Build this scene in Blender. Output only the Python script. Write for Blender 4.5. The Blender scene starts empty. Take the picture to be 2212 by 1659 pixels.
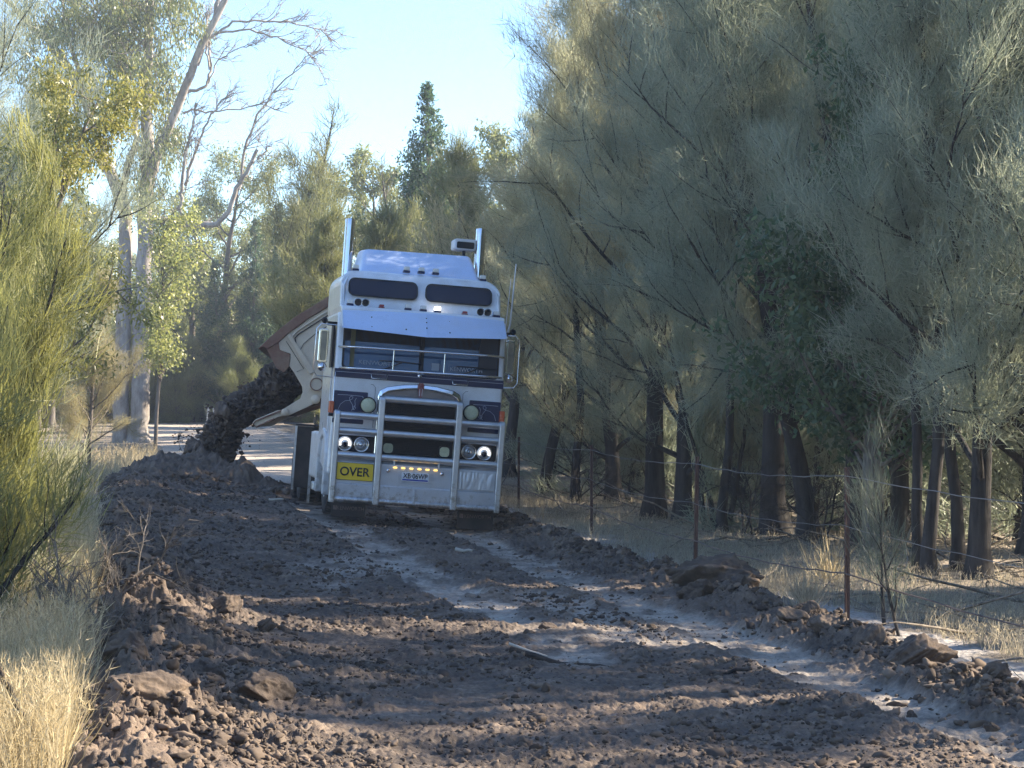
import bpy, math, random
import numpy as np
from mathutils import Vector, Matrix

# ------------------------------------------------------------------ camera, sky, sun, exposure
SC = bpy.context.scene
COL = SC.collection
F = 4923.0 / 2212.0                      # focal length in picture widths
cam_d = bpy.data.cameras.new("camera")
cam = bpy.data.objects.new("camera", cam_d)
COL.objects.link(cam)
cam_d.sensor_width = 36.0
cam_d.lens = 36.0 * F
cam_d.clip_start = 0.1
cam_d.clip_end = 5000
cam.location = (0, 0, 1.6)
cam.rotation_euler = (math.radians(90 + math.degrees(math.atan(44.5 / 4923))), 0, 0)
SC.camera = cam

SUN_AZ, SUN_EL = math.radians(73), math.radians(30)
W = bpy.data.worlds.new("World")
SC.world = W
W.use_nodes = True
wn = W.node_tree.nodes
sky = wn.new("ShaderNodeTexSky")
sky.sky_type = 'NISHITA'
sky.sun_disc = False
sky.sun_elevation = SUN_EL
sky.sun_rotation = SUN_AZ
sky.altitude = 1200
sky.air_density = 1.0
sky.dust_density = 0.0
sky.ozone_density = 4.0
bg = wn["Background"]
W.node_tree.links.new(sky.outputs[0], bg.inputs[0])
bg.inputs[1].default_value = 0.102
sun_d = bpy.data.lights.new("sun", 'SUN')
sun_d.energy = 5.0
sun_d.angle = math.radians(0.5)
sun_d.color = (1.0, 0.87, 0.69)
sun = bpy.data.objects.new("sun", sun_d)
COL.objects.link(sun)
sd = Vector((math.sin(SUN_AZ) * math.cos(SUN_EL), math.cos(SUN_AZ) * math.cos(SUN_EL), math.sin(SUN_EL)))
sun.rotation_euler = sd.to_track_quat('Z', 'Y').to_euler()
SC.view_settings.view_transform = 'Standard'
SC.view_settings.look = 'None'
SC.view_settings.exposure = 1.84
SC.view_settings.gamma = 1.0
SC.cycles.max_bounces = 6
SC.cycles.diffuse_bounces = 3
SC.cycles.glossy_bounces = 3
SC.cycles.transmission_bounces = 3
SC.cycles.volume_bounces = 0
SC.cycles.transparent_max_bounces = 6
SC.cycles.use_denoising = True
SC.cycles.denoising_prefilter = 'NONE'
SC.cycles.use_adaptive_sampling = True
SC.cycles.adaptive_threshold = 0.015
SC.cycles.caustics_reflective = False
SC.cycles.caustics_refractive = False

rs = np.random.RandomState(7)
random.seed(7)

# ------------------------------------------------------------------ noise (numpy)
PERM = np.random.RandomState(3).permutation(256).astype(np.int32)
PERM = np.concatenate([PERM, PERM])
GR = np.array([[math.cos(a), math.sin(a)] for a in np.arange(16) * math.pi / 8], dtype=np.float32)


def hsh(ix, iy, seed=0):
    return PERM[(PERM[(ix + seed * 17) & 255] + iy) & 255]


def perlin(x, y, seed=0):
    x = np.asarray(x, dtype=np.float64); y = np.asarray(y, dtype=np.float64)
    ix = np.floor(x).astype(np.int64); iy = np.floor(y).astype(np.int64)
    fx = (x - ix).astype(np.float32); fy = (y - iy).astype(np.float32)
    u = fx * fx * fx * (fx * (fx * 6 - 15) + 10); v = fy * fy * fy * (fy * (fy * 6 - 15) + 10)

    def g(dx, dy):
        h = hsh(ix + dx, iy + dy, seed) & 15
        return GR[h, 0] * (fx - dx) + GR[h, 1] * (fy - dy)
    a = g(0, 0); b = g(1, 0); c = g(0, 1); d = g(1, 1)
    return (a + u * (b - a)) * (1 - v) + (c + u * (d - c)) * v


def fbm(x, y, octs=4, seed=0, gain=0.5):
    s = 0; a = 1.0; f = 1.0
    for o in range(octs):
        s = s + a * perlin(x * f, y * f, seed + o)
        a *= gain; f *= 2.03
    return s


def lumps(x, y, size, seed=0, dens=0.7):
    """clods: the highest of irregular little domes scattered one per cell; 0..1"""
    X = x / size; Y = y / size
    ix = np.floor(X).astype(np.int64); iy = np.floor(Y).astype(np.int64)
    out = np.zeros(np.shape(X), dtype=np.float32)
    for dx in (-1, 0, 1):
        for dy in (-1, 0, 1):
            cx = ix + dx; cy = iy + dy
            r1 = hsh(cx, cy, seed + 1) / 255.0; r2 = hsh(cx, cy, seed + 2) / 255.0
            r3 = hsh(cx, cy, seed + 3) / 255.0; r4 = hsh(cx, cy, seed + 4) / 255.0
            ex = X - (cx + r1); ey = Y - (cy + r2)
            an = r4 * 6.28
            ca, sa = np.cos(an), np.sin(an)
            px = ex * ca + ey * sa; py = (-ex * sa + ey * ca) * (1.0 + r3)
            rad = 0.25 + 0.6 * r3 * r3
            # flat-topped tilted block
            d = np.maximum(np.abs(px), np.abs(py)) * 0.55 + np.sqrt(px * px + py * py) * 0.5
            h = np.clip(1 - (d / rad) ** 3, 0, 1) ** 0.6 * rad * (1 + 0.8 * px) * (r4 < dens)
            out = np.maximum(out, h)
    return out


def sstep(a, b, x):
    t = np.clip((x - a) / (b - a), 0, 1)
    return t * t * (3 - 2 * t)


# ------------------------------------------------------------------ lie of the land
LY = [0, 8, 10, 15, 24, 42, 62, 80, 110, 135, 170]
LX = [-0.2, -1.45, -1.8, -2.65, -4.3, -7.2, -9.3, -12.6, -17.8, -21.5, -26]
RY = [0, 8, 11.8, 15, 17.3, 20.4, 29.6, 42, 62, 81, 110, 135, 170]
RX = [4.0, 3.05, 2.63, 2.36, 2.05, 1.6, .40, -1.1, -4.6, -8.0, -12.7, -16.0, -20]


def left_edge(y): return np.interp(y, LY, LX)
def right_edge(y): return np.interp(y, RY, RX)
def fence_x(y): return np.interp(y, [-20, 10.2, 17.3, 22.0, 29.6, 37.0, 44.5, 60, 100], [8, 3.62, 2.54, 1.76, 1.03, .10, -.8, -2.9, -8.6])


def base_h(x, y):
    x = np.asarray(x, dtype=np.float64); y = np.asarray(y, dtype=np.float64)
    cx = (left_edge(y) + right_edge(y)) / 2
    h = 0.7 * sstep(50, 120, y) + 0.10 * perlin(x / 7, y / 7, 5) + 0.5 * perlin(x / 60, y / 60, 9) * sstep(30, 90, np.abs(x) + 0 * y)
    S = sstep(17, 27, y) * (1 - sstep(46, 62, y))
    h = h - math.tan(math.radians(4.3)) * np.clip(x - (cx + 0.9), -2.3, 1.3) * S
    # road formation a little lower than the verge behind it, fill raised on the left
    el = left_edge(y)
    h = h + 0.12 * np.exp(-((x - el - 0.3) / 0.7) ** 2) * (y < 60) * sstep(4, 9, y)
    return h


def H1(x, y): return float(base_h(np.array([x]), np.array([y]))[0])


def seg_dist(x, y, pts):
    """signed-free distance in x from a polyline given as (x, y) with y increasing"""
    py = [p[1] for p in pts]; px = [p[0] for p in pts]
    c = np.interp(y, py, px)
    inside = (y > py[0]) & (y < py[-1])
    return x - c, inside


RUT_R = [(3.3, 7), (2.62, 10), (2.44, 11), (1.89, 13.4), (1.32, 16.5), (.41, 21.5), (-.47, 28.5), (-1.0, 33), (-2.6, 44), (-5.6, 62)]
RUT_L = [(.45, 13.8), (.24, 15.9), (-.2, 18.1), (-1.06, 22.1), (-2.8, 33), (-4.7, 44), (-7.6, 62)]


def mats_and_relief(x, y):
    """returns relief height and colour (rgb + gloss) over the road and its verges"""
    el = left_edge(y) + 0.25 * perlin(x * 0 + 3.3, y / 1.3, 21); er = right_edge(y) + 0.2 * perlin(y / 0.9, y * 0 + 1.7, 22)
    # masks
    fill = sstep(-0.25, 0.15, x - el) * (1 - sstep(-0.1, 0.35, x - er))
    n1 = fbm(x / 0.8, y / 0.8, 4, 30)
    end_y = 47 + 3 * perlin(x / 1.5, y * 0, 31)
    fill = fill * (1 - sstep(-2, 3, y - end_y))
    far = sstep(-2, 3, y - end_y) * sstep(-0.3, 0.4, x - el) * (1 - sstep(-0.3, 0.5, x - er))
    dr, ir = seg_dist(x, y, RUT_R); dl, il = seg_dist(x, y, RUT_L)
    wr = 0.27 + 0.05 * np.sin(y * 0.9); wl = 0.30
    jag = 0.16 * fbm(x / 0.25, y / 0.5, 3, 41)
    rutr = (1 - sstep(wr - 0.10, wr + 0.06, np.abs(dr) + jag)) * ir
    rutl = (1 - sstep(wl - 0.12, wl + 0.06, np.abs(dl) + jag + 0.10 * (y < 17.5))) * il
    # extra smear next to the right rut where wheels have slid out, and a pale verge beyond the windrow
    smear = (1 - sstep(0.12, 0.5, np.abs(dr + 0.62) + 1.6 * jag)) * ((y > 15) & (y < 19.5)) * 0.8
    smear2 = (1 - sstep(0.25, 0.85, np.abs(x + 1.55) + 1.2 * jag + np.abs(y - 21.6) * 0.25)) * 0.7
    rut = np.clip(np.maximum(np.maximum(rutr, rutl), np.maximum(smear, smear2)), 0, 1)
    # patches of clods broken over the wheel tracks
    over = sstep(0.12, 0.32, fbm(x / 0.5, y / 0.9, 3, 47))
    rut = rut * (1 - 0.75 * over) * (1 - sstep(-2, 3, y - end_y))
    verge = sstep(0.15, 0.35, x - er) * (1 - sstep(0.55, 0.95, x - er + 0.5 * n1))
    # relief
    big = lumps(x + 0.08 * perlin(x * 6, y * 6, 60), y + 0.08 * perlin(x * 6, y * 6, 61), 0.42, 70, 0.45)
    mid = lumps(x + 0.03 * perlin(x * 14, y * 14, 62), y + 0.03 * perlin(x * 14, y * 14, 63), 0.17, 80, 0.7)
    sml = lumps(x, y, 0.07, 90, 0.85)
    rough = np.clip(0.55 + 0.9 * fbm(x / 1.4, y / 1.4, 3, 33), 0.12, 1.3)
    # left part of the fill is coarser, the middle is scraped
    u = (x - el) / (er - el)
    coarse = 0.55 + 1.2 * np.exp(-(u / 0.22) ** 2) + 0.7 * np.exp(-((u - 1) / 0.12) ** 2)
    amp = rough * coarse
    wx = x + .05 * perlin(x / .12, y / .12, 161); wy = y + .05 * perlin(x / .12, y / .12, 162)
    bil = np.abs(fbm(wx / 0.34, wy / 0.30, 6, 35, .66)); rdg = 1 - np.abs(fbm(wx / 0.5, wy / 0.34, 5, 39, .6)) * 1.6
    rel = (0.045 * big * amp + 0.022 * mid * amp + 0.014 * sml * amp + 0.085 * bil * amp + .030 * np.clip(rdg, 0, 1) ** 3 * amp + .012 * fbm(x / .035, y / .035, 2, 64) + 0.05 * fbm(x / 0.9, y / 0.9, 3, 36))
    scr = 0.02 * np.abs(fbm(x / 0.5, y / 0.12, 3, 37))
    rel = rel + scr
    relf = rel * fill
    tread = (0.017 * np.sin(y * 2 * math.pi / 0.21 + 9 * np.abs(dr)) * rutr + 0.017 * np.sin(y * 2 * math.pi / 0.21 + 9 * np.abs(dl)) * rutl) * np.clip(.4 + fbm(x / .4, y / .8, 2, 44), 0, 1.2)
    rrel = 0.016 * fbm(x / 0.15, y / 0.2, 5, 38, .65) + 0.02 * sml * over + tread
    berm = (np.exp(-((np.abs(dr) - wr - .10) / .09) ** 2) * ir + np.exp(-((np.abs(dl) - wl - .10) / .09) ** 2) * il) * fill * (1 - rut) * (.5 + np.clip(n1, -.3, .6))
    h = relf * (1 - rut) + rut * (rrel - 0.010) + .028 * berm * (1 + 1.5 * bil)
    # pressed down where the truck stands
    ax = x + 1.36 + .165 * (y - 32); ud = (1 - sstep(1.35, 1.75, np.abs(ax))) * sstep(28.6, 31.6, y) * (1 - sstep(48, 52, y))
    h = h * (1 - .75 * ud) - .10 * ud
    # windrow of clods on the right
    ridge = (1 - ud) * np.exp(-((x - er) / 0.30) ** 2) * (y < 48) * sstep(7, 9, y)
    h = h + ridge * (0.045 + 0.06 * big + 0.05 * mid + 0.03 * sml + 0.06 * fbm(x / 0.5, y / 0.5, 5, 55, .6))
    lridge = (1 - .65 * sstep(19, 28, y)) * np.exp(-((x - el - 0.15) / 0.42) ** 2) * (y < 48) * sstep(7, 9, y)
    h = h + lridge * (0.08 + 0.05 * big + 0.05 * mid + 0.03 * sml + 0.06 * fbm(x / 0.5, y / 0.5, 5, 56, .6))
    rest = (1 - fill) * (1 - far)
    h = h + rest * (0.02 * fbm(x / 0.3, y / 0.3, 3, 57) + 0.012 * sml) + far * (0.02 * fbm(x / 0.8, y / 1.5, 3, 58) - 0.05)
    # colours (albedo of the soils themselves)
    v = fbm(x / 0.35, y / 0.35, 4, 100); v2 = fbm(x / 2.2, y / 2.2, 3, 101); v3 = perlin(x / 0.05, y / 0.05, 102)

    def c3(r, g, b): return np.stack([np.full(x.shape, r), np.full(x.shape, g), np.full(x.shape, b)], -1)
    dark = c3(.090, .070, .056); red = c3(.20, .145, .105); clay = c3(.35, .30, .245); tan = c3(.30, .235, .175); sand = c3(.44, .37, .30); litter = c3(.20, .165, .125); pale = c3(.36, .33, .30)
    k = np.clip(0.25 + 0.6 * v2 + 0.5 * v, 0, 1)[..., None]
    soil = dark * (1 - k) + red * k
    crumb = (sstep(0.2, 0.5, v3 + 0.6 * v) * 0.42)[..., None]
    soil = soil * (1 - crumb) + tan * crumb
    lc = (np.exp(-((u - 0.02) / 0.16) ** 2) * 0.35)[..., None]
    soil = soil * (1 - lc) + red * lc
    c = litter * (1 + 0.5 * v[..., None]) * (1 - verge[..., None]) + pale * verge[..., None]
    c = c * (1 - fill[..., None]) + soil * fill[..., None]
    ck = (rut * (0.78 + 0.7 * v + .5 * np.minimum(v3, 0)))[..., None].clip(0, 1)
    c = c * (1 - ck) + clay * ck
    fs = sand * (1 + 0.15 * v[..., None] + 0.12 * perlin(x / 3, y / 3, 7)[..., None])
    c = c * (1 - far[..., None]) + fs * far[..., None]
    mud = (ridge * 0.8).clip(0, 1)[..., None]
    c = c * (1 - mud) + soil * mud
    gloss = np.clip(rut * 0.8 + 0.15 * fill, 0, 1)
    return h, np.clip(c, 0.01, 0.9), gloss


# ------------------------------------------------------------------ mesh helpers
def mesh_from(name, V, Fq=None, Ft=None, smooth=True, attrs=None):
    V = np.asarray(V, dtype=np.float32)
    me = bpy.data.meshes.new(name)
    nq = 0 if Fq is None else len(Fq); nt = 0 if Ft is None else len(Ft)
    me.vertices.add(len(V)); me.vertices.foreach_set("co", V.ravel())
    me.loops.add(nq * 4 + nt * 3)
    li = []
    if nq: li.append(np.asarray(Fq, dtype=np.int32).ravel())
    if nt: li.append(np.asarray(Ft, dtype=np.int32).ravel())
    me.loops.foreach_set("vertex_index", np.concatenate(li))
    me.polygons.add(nq + nt)
    st = np.concatenate([np.arange(nq) * 4, nq * 4 + np.arange(nt) * 3]).astype(np.int32)
    me.polygons.foreach_set("loop_start", st)
    if smooth:
        me.polygons.foreach_set("use_smooth", np.ones(nq + nt, dtype=bool))
    if attrs:
        for an, (ty, arr) in attrs.items():
            a = me.attributes.new(an, ty, 'POINT')
            if ty == 'FLOAT': a.data.foreach_set("value", np.asarray(arr, dtype=np.float32).ravel())
            else: a.data.foreach_set("color", np.asarray(arr, dtype=np.float32).ravel())
    me.update(calc_edges=True)
    return me


def link(name, me, mat=None, parent=None, loc=None, rot=None, scale=None):
    o = bpy.data.objects.new(name, me)
    COL.objects.link(o)
    if mat is not None and me is not None and not me.materials:
        me.materials.append(mat)
    if parent is not None: o.parent = parent
    if loc is not None: o.location = loc
    if rot is not None: o.rotation_euler = rot
    if scale is not None: o.scale = scale if hasattr(scale, '__len__') else (scale,) * 3
    return o


def tag(o, label=None, cat=None, group=None, kind=None):
    if label: o["label"] = label
    if cat: o["category"] = cat
    if group: o["group"] = group
    if kind: o["kind"] = kind
    return o


class MB:
    """collects solids into one mesh"""
    def __init__(s): s.v = []; s.f = []; s.sm = []

    def add(s, vs, fs, smooth=False):
        n = len(s.v); s.v += [tuple(map(float, p)) for p in vs]
        s.f += [tuple(n + i for i in f) for f in fs]; s.sm += [smooth] * len(fs); return s

    def box(s, x0, x1, y0, y1, z0, z1):
        return s.add([(x, y, z) for z in (z0, z1) for y in (y0, y1) for x in (x0, x1)],
                     [(0, 2, 3, 1), (4, 5, 7, 6), (0, 1, 5, 4), (2, 6, 7, 3), (0, 4, 6, 2), (1, 3, 7, 5)])

    def prism(s, poly, y0, y1, fy=None):
        """poly in (x, z), extruded along y; fy(x, z) shifts the front face back"""
        n = len(poly); fy = fy or (lambda x, z: 0)
        vs = [(x, y0 + fy(x, z), z) for x, z in poly] + [(x, y1, z) for x, z in poly]
        area = sum(poly[i][0] * poly[(i + 1) % n][1] - poly[(i + 1) % n][0] * poly[i][1] for i in range(n))
        fr = list(range(n)); bk = list(range(2 * n - 1, n - 1, -1))
        sides = [(i, n + i, n + (i + 1) % n, (i + 1) % n) for i in range(n)]
        if area < 0:
            fr.reverse(); bk.reverse(); sides = [tuple(reversed(q)) for q in sides]
        return s.add(vs, [tuple(fr), tuple(bk)] + sides)

    def prism_x(s, poly, x0, x1):
        """poly in (y, z), extruded along x"""
        n = len(poly)
        vs = [(x0, y, z) for y, z in poly] + [(x1, y, z) for y, z in poly]
        area = sum(poly[i][0] * poly[(i + 1) % n][1] - poly[(i + 1) % n][0] * poly[i][1] for i in range(n))
        a = list(range(n - 1, -1, -1)); b = list(range(n, 2 * n)); sides = [(i, (i + 1) % n, n + (i + 1) % n, n + i) for i in range(n)]
        if area < 0:
            a.reverse(); b.reverse(); sides = [tuple(reversed(q)) for q in sides]
        return s.add(vs, [tuple(a), tuple(b)] + sides)

    def tube(s, pts, r, k=12, cap=True, squash=None):
        pts = [Vector(p) for p in pts]; n = len(pts)
        rr = r if hasattr(r, '__len__') else [r] * n
        up = Vector((0, 0, 1)); rings = []; prev = None
        for i, p in enumerate(pts):
            t = (pts[min(i + 1, n - 1)] - pts[max(i - 1, 0)]).normalized()
            if prev is None:
                a = t.orthogonal().normalized() if abs(t.z) > .95 else t.cross(up).normalized()
            else:
                a = (prev - t * prev.dot(t)).normalized()
            b = t.cross(a); prev = a
            rings.append([p + (a * math.cos(2 * math.pi * j / k) + b * math.sin(2 * math.pi * j / k)) * rr[i] for j in range(k)])
        vs = [v for ring in rings for v in ring]
        fs = [(i * k + j, i * k + (j + 1) % k, (i + 1) * k + (j + 1) % k, (i + 1) * k + j) for i in range(n - 1) for j in range(k)]
        s.add(vs, fs, True)
        if cap:
            s.add(rings[0], [tuple(range(k - 1, -1, -1))]); s.add(rings[-1], [tuple(range(k))])
        return s

    def lathe(s, prof, c, axis='y', k=24):
        """prof: (radius, offset) pairs turned about an axis through c; y: front is -y"""
        vs = []
        for r, h in prof:
            for j in range(k):
                a = 2 * math.pi * j / k; u, w = r * math.cos(a), r * math.sin(a)
                if axis == 'y': vs.append((c[0] + u, c[1] + h, c[2] + w))
                elif axis == 'x': vs.append((c[0] + h, c[1] + u, c[2] + w))
                else: vs.append((c[0] + u, c[1] + w, c[2] + h))
        n = len(prof)
        fs = [(i * k + j, i * k + (j + 1) % k, (i + 1) * k + (j + 1) % k, (i + 1) * k + j) for i in range(n - 1) for j in range(k)]
        s.add(vs, fs, True)
        return s

    def build(s, name, mat, parent=None, bevel=0, seg=2):
        me = bpy.data.meshes.new(name)
        me.from_pydata(s.v, [], s.f)
        me.polygons.foreach_set("use_smooth", s.sm)
        me.update()
        o = link(name, me, mat, parent)
        if bevel:
            m = o.modifiers.new("bevel", 'BEVEL'); m.width = bevel; m.segments = seg; m.limit_method = 'ANGLE'; m.angle_limit = math.radians(35)
        return o


def rrect(x0, x1, z0, z1, r, k=4):
    out = []
    for cx, cz, a0 in ((x1 - r, z1 - r, 0), (x0 + r, z1 - r, 90), (x0 + r, z0 + r, 180), (x1 - r, z0 + r, 270)):
        for j in range(k + 1):
            a = math.radians(a0 + 90 * j / k)
            out.append((cx + r * math.cos(a), cz + r * math.sin(a)))
    return out


def text(name, s, h, mat, parent, loc, width=None, depth=0.003, bold=0.0, rot=(math.pi / 2, 0, 0)):
    c = bpy.data.curves.new("text", 'FONT'); c.body = s; c.size = 1; c.extrude = 0.0; c.offset = bold; c.align_x = 'LEFT'
    o = bpy.data.objects.new("text", c)
    me = bpy.data.meshes.new_from_object(o)
    co = np.zeros(len(me.vertices) * 3); me.vertices.foreach_get("co", co); co = co.reshape(-1, 3)
    mn, mx = co.min(0), co.max(0)
    co[:, :2] -= (mn + mx)[:2] / 2
    sy = h / (mx - mn)[1]; sx = sy if width is None else width / (mx - mn)[0]
    co[:, 0] *= sx; co[:, 1] *= sy
    me.vertices.foreach_set("co", co.ravel()); me.update()
    bpy.data.objects.remove(o); bpy.data.curves.remove(c)
    o = link(name, me, mat, parent, loc, rot)
    m = o.modifiers.new("thick", 'SOLIDIFY'); m.thickness = depth; m.offset = 0
    return o


# ------------------------------------------------------------------ materials
def mat_new(name):
    m = bpy.data.materials.new(name); m.use_nodes = True
    nt = m.node_tree; return m, nt, nt.nodes["Principled BSDF"]


def paint(name, col, rough=0.5, metal=0.0, mudz=0, dirt=0.0, dirt_col=(.16, .12, .09), scale=3.0, spec=0.5, coat=0, bump=0.0, bscale=30, emis=None, estr=0, rvar=0.1):
    m, nt, b = mat_new(name)
    b.inputs["Metallic"].default_value = metal
    b.inputs["Specular IOR Level"].default_value = spec
    b.inputs["Coat Weight"].default_value = coat
    N = nt.nodes.new; L = nt.links.new
    tc = N("ShaderNodeTexCoord")
    nz = N("ShaderNodeTexNoise"); nz.inputs["Scale"].default_value = scale; nz.inputs["Detail"].default_value = 8; nz.inputs["Roughness"].default_value = .65
    L(tc.outputs["Object"], nz.inputs["Vector"])
    rp = N("ShaderNodeMapRange"); rp.inputs[1].default_value = .42; rp.inputs[2].default_value = .72; rp.inputs[3].default_value = 0.0; rp.inputs[4].default_value = dirt
    L(nz.outputs[0], rp.inputs[0])
    mx = N("ShaderNodeMix"); mx.data_type = 'RGBA'
    fac = rp.outputs[0]
    if mudz:                                            # mud thrown up from the wheels: heavier low down
        sx = N("ShaderNodeSeparateXYZ"); L(tc.outputs["Object"], sx.inputs[0])
        zr = N("ShaderNodeMapRange"); zr.inputs[1].default_value = mudz; zr.inputs[2].default_value = 0.1; zr.inputs[3].default_value = -.18; zr.inputs[4].default_value = .16
        L(sx.outputs[2], zr.inputs[0])
        n3 = N("ShaderNodeTexNoise"); n3.inputs["Scale"].default_value = 11; n3.inputs["Detail"].default_value = 10; n3.inputs["Roughness"].default_value = .75
        L(tc.outputs["Object"], n3.inputs["Vector"])
        ad = N("ShaderNodeMath"); L(n3.outputs[0], ad.inputs[0]); L(zr.outputs[0], ad.inputs[1])
        st = N("ShaderNodeMapRange"); st.inputs[1].default_value = .52; st.inputs[2].default_value = .66; st.inputs[4].default_value = .8
        L(ad.outputs[0], st.inputs[0])
        mxx = N("ShaderNodeMath"); mxx.operation = 'MAXIMUM'; L(rp.outputs[0], mxx.inputs[0]); L(st.outputs[0], mxx.inputs[1]); fac = mxx.outputs[0]
    L(fac, mx.inputs[0]); mx.inputs[6].default_value = (*col, 1); mx.inputs[7].default_value = (*dirt_col, 1)
    L(mx.outputs[2], b.inputs["Base Color"])
    rr = N("ShaderNodeMapRange"); rr.inputs[3].default_value = max(0.02, rough - rvar); rr.inputs[4].default_value = min(1, rough + rvar)
    L(nz.outputs[0], rr.inputs[0]); L(rr.outputs[0], b.inputs["Roughness"])
    if bump:
        n2 = N("ShaderNodeTexNoise"); n2.inputs["Scale"].default_value = bscale; n2.inputs["Detail"].default_value = 6
        L(tc.outputs["Object"], n2.inputs["Vector"])
        bp = N("ShaderNodeBump"); bp.inputs["Strength"].default_value = bump; bp.inputs["Distance"].default_value = .02
        L(n2.outputs[0], bp.inputs["Height"]); L(bp.outputs[0], b.inputs["Normal"])
    if emis:
        b.inputs["Emission Color"].default_value = (*emis, 1); b.inputs["Emission Strength"].default_value = estr
    return m


def foliage(name, c1, c2, trans=0.45, rough=0.5, spec=0.35):
    """two-tone leaves: tint is random per leaf"""
    m, nt, b = mat_new(name)
    N = nt.nodes.new; L = nt.links.new
    at = N("ShaderNodeAttribute"); at.attribute_name = "tint"
    mx = N("ShaderNodeMix"); mx.data_type = 'RGBA'
    L(at.outputs["Fac"], mx.inputs[0]); mx.inputs[6].default_value = (*c1, 1); mx.inputs[7].default_value = (*c2, 1)
    L(mx.outputs[2], b.inputs["Base Color"])
    b.inputs["Roughness"].default_value = rough; b.inputs["Specular IOR Level"].default_value = spec
    tr = N("ShaderNodeBsdfTranslucent")
    hs = N("ShaderNodeHueSaturation"); hs.inputs["Value"].default_value = 1.6; hs.inputs["Saturation"].default_value = 1.15
    L(mx.outputs[2], hs.inputs["Color"]); L(hs.outputs[0], tr.inputs[0])
    ms = N("ShaderNodeMixShader"); ms.inputs[0].default_value = trans
    out = nt.nodes["Material Output"]
    L(b.outputs[0], ms.inputs[1]); L(tr.outputs[0], ms.inputs[2]); L(ms.outputs[0], out.inputs[0])
    return m


def bark(name, c1, c2, scale=6, streak=(1, 1, .15)):
    m, nt, b = mat_new(name)
    N = nt.nodes.new; L = nt.links.new
    tc = N("ShaderNodeTexCoord"); mp = N("ShaderNodeMapping"); mp.inputs["Scale"].default_value = streak
    L(tc.outputs["Object"], mp.inputs[0])
    nz = N("ShaderNodeTexNoise"); nz.inputs["Scale"].default_value = scale; nz.inputs["Detail"].default_value = 8; nz.inputs["Roughness"].default_value = .7
    L(mp.outputs[0], nz.inputs["Vector"])
    cr = N("ShaderNodeValToRGB"); cr.color_ramp.elements[0].position = .36; cr.color_ramp.elements[1].position = .64
    cr.color_ramp.elements[0].color = (*c1, 1); cr.color_ramp.elements[1].color = (*c2, 1)
    L(nz.outputs[0], cr.inputs[0]); L(cr.outputs[0], b.inputs["Base Color"])
    b.inputs["Roughness"].default_value = .9; b.inputs["Specular IOR Level"].default_value = .2
    bp = N("ShaderNodeBump"); bp.inputs["Strength"].default_value = .8; bp.inputs["Distance"].default_value = .03
    L(nz.outputs[0], bp.inputs["Height"]); L(bp.outputs[0], b.inputs["Normal"])
    return m


def soil_mat():
    m, nt, b = mat_new("soil")
    N = nt.nodes.new; L = nt.links.new
    at = N("ShaderNodeAttribute"); at.attribute_name = "soil"
    tc = N("ShaderNodeTexCoord")
    nz = N("ShaderNodeTexNoise"); nz.inputs["Scale"].default_value = 22; nz.inputs["Detail"].default_value = 9; nz.inputs["Roughness"].default_value = .7
    L(tc.outputs["Object"], nz.inputs["Vector"])
    mr = N("ShaderNodeMapRange"); mr.inputs[1].default_value = .3; mr.inputs[2].default_value = .7; mr.inputs[3].default_value = .55; mr.inputs[4].default_value = 1.5
    L(nz.outputs[0], mr.inputs[0])
    mu = N("ShaderNodeVectorMath"); mu.operation = 'SCALE'
    L(at.outputs["Color"], mu.inputs[0]); L(mr.outputs[0], mu.inputs["Scale"])
    L(mu.outputs[0], b.inputs["Base Color"])
    g = N("ShaderNodeMapRange"); g.inputs[3].default_value = .95; g.inputs[4].default_value = .62
    L(at.outputs["Alpha"], g.inputs[0]); L(g.outputs[0], b.inputs["Roughness"])
    b.inputs["Specular IOR Level"].default_value = .4
    bp = N("ShaderNodeBump"); bp.inputs["Strength"].default_value = .7; bp.inputs["Distance"].default_value = .02
    L(nz.outputs[0], bp.inputs["Height"]); L(bp.outputs[0], b.inputs["Normal"])
    return m


M = {}
M['soil'] = soil_mat()
M['clod'] = paint("clod_soil", (.085, .066, .054), .92, dirt=1.0, dirt_col=(.20, .15, .11), scale=7, spec=.25, bump=1.0, bscale=14)
M['crumb'] = foliage("soil_crumbs", (.062, .049, .041), (.21, .160, .120), 0.0, .95, .2)
M['wetclod'] = paint("dark_soil", (.115, .090, .072), .92, dirt=1.0, dirt_col=(.23, .175, .135), scale=6, spec=.3, bump=1.0, bscale=12)
M['white'] = paint("white_paint", (.80, .83, .88), .30, dirt=.5, dirt_col=(.50, .46, .42), scale=2.8, coat=.4, mudz=1.7)
M['whiteback'] = paint("white_paint_dusty", (.72, .73, .76), .45, dirt=.5, dirt_col=(.42, .38, .34), scale=2.5, mudz=1.6)
M['navy'] = paint("navy_paint", (.005, .016, .070), .3, coat=.0, spec=.35, dirt=.10, dirt_col=(.1, .1, .12))
M['alu'] = paint("aluminium", (.62, .64, .67), .38, metal=.85, dirt=.35, dirt_col=(.30, .27, .24), scale=4, rvar=.12, mudz=.9)
M['aluplate'] = paint("aluminium_sheet", (.55, .57, .61), .5, metal=.6, dirt=.4, dirt_col=(.30, .27, .24), scale=1.8, bump=.12, bscale=5, mudz=.75)
M['chrome'] = paint("chrome", (.78, .78, .80), .08, metal=1, dirt=.15, dirt_col=(.4, .35, .3), rvar=.05)
M['foil'] = paint("crinkled_foil", (.62, .65, .70), .38, metal=.6, bump=.25, bscale=9)
M['black'] = paint("black_plastic", (.009, .010, .014), .55, spec=.25, dirt=.15, dirt_col=(.05, .045, .04))
M['mesh'] = paint("grille_mesh", (.006, .008, .014), .6, spec=.2, bump=.6, bscale=90)
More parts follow.
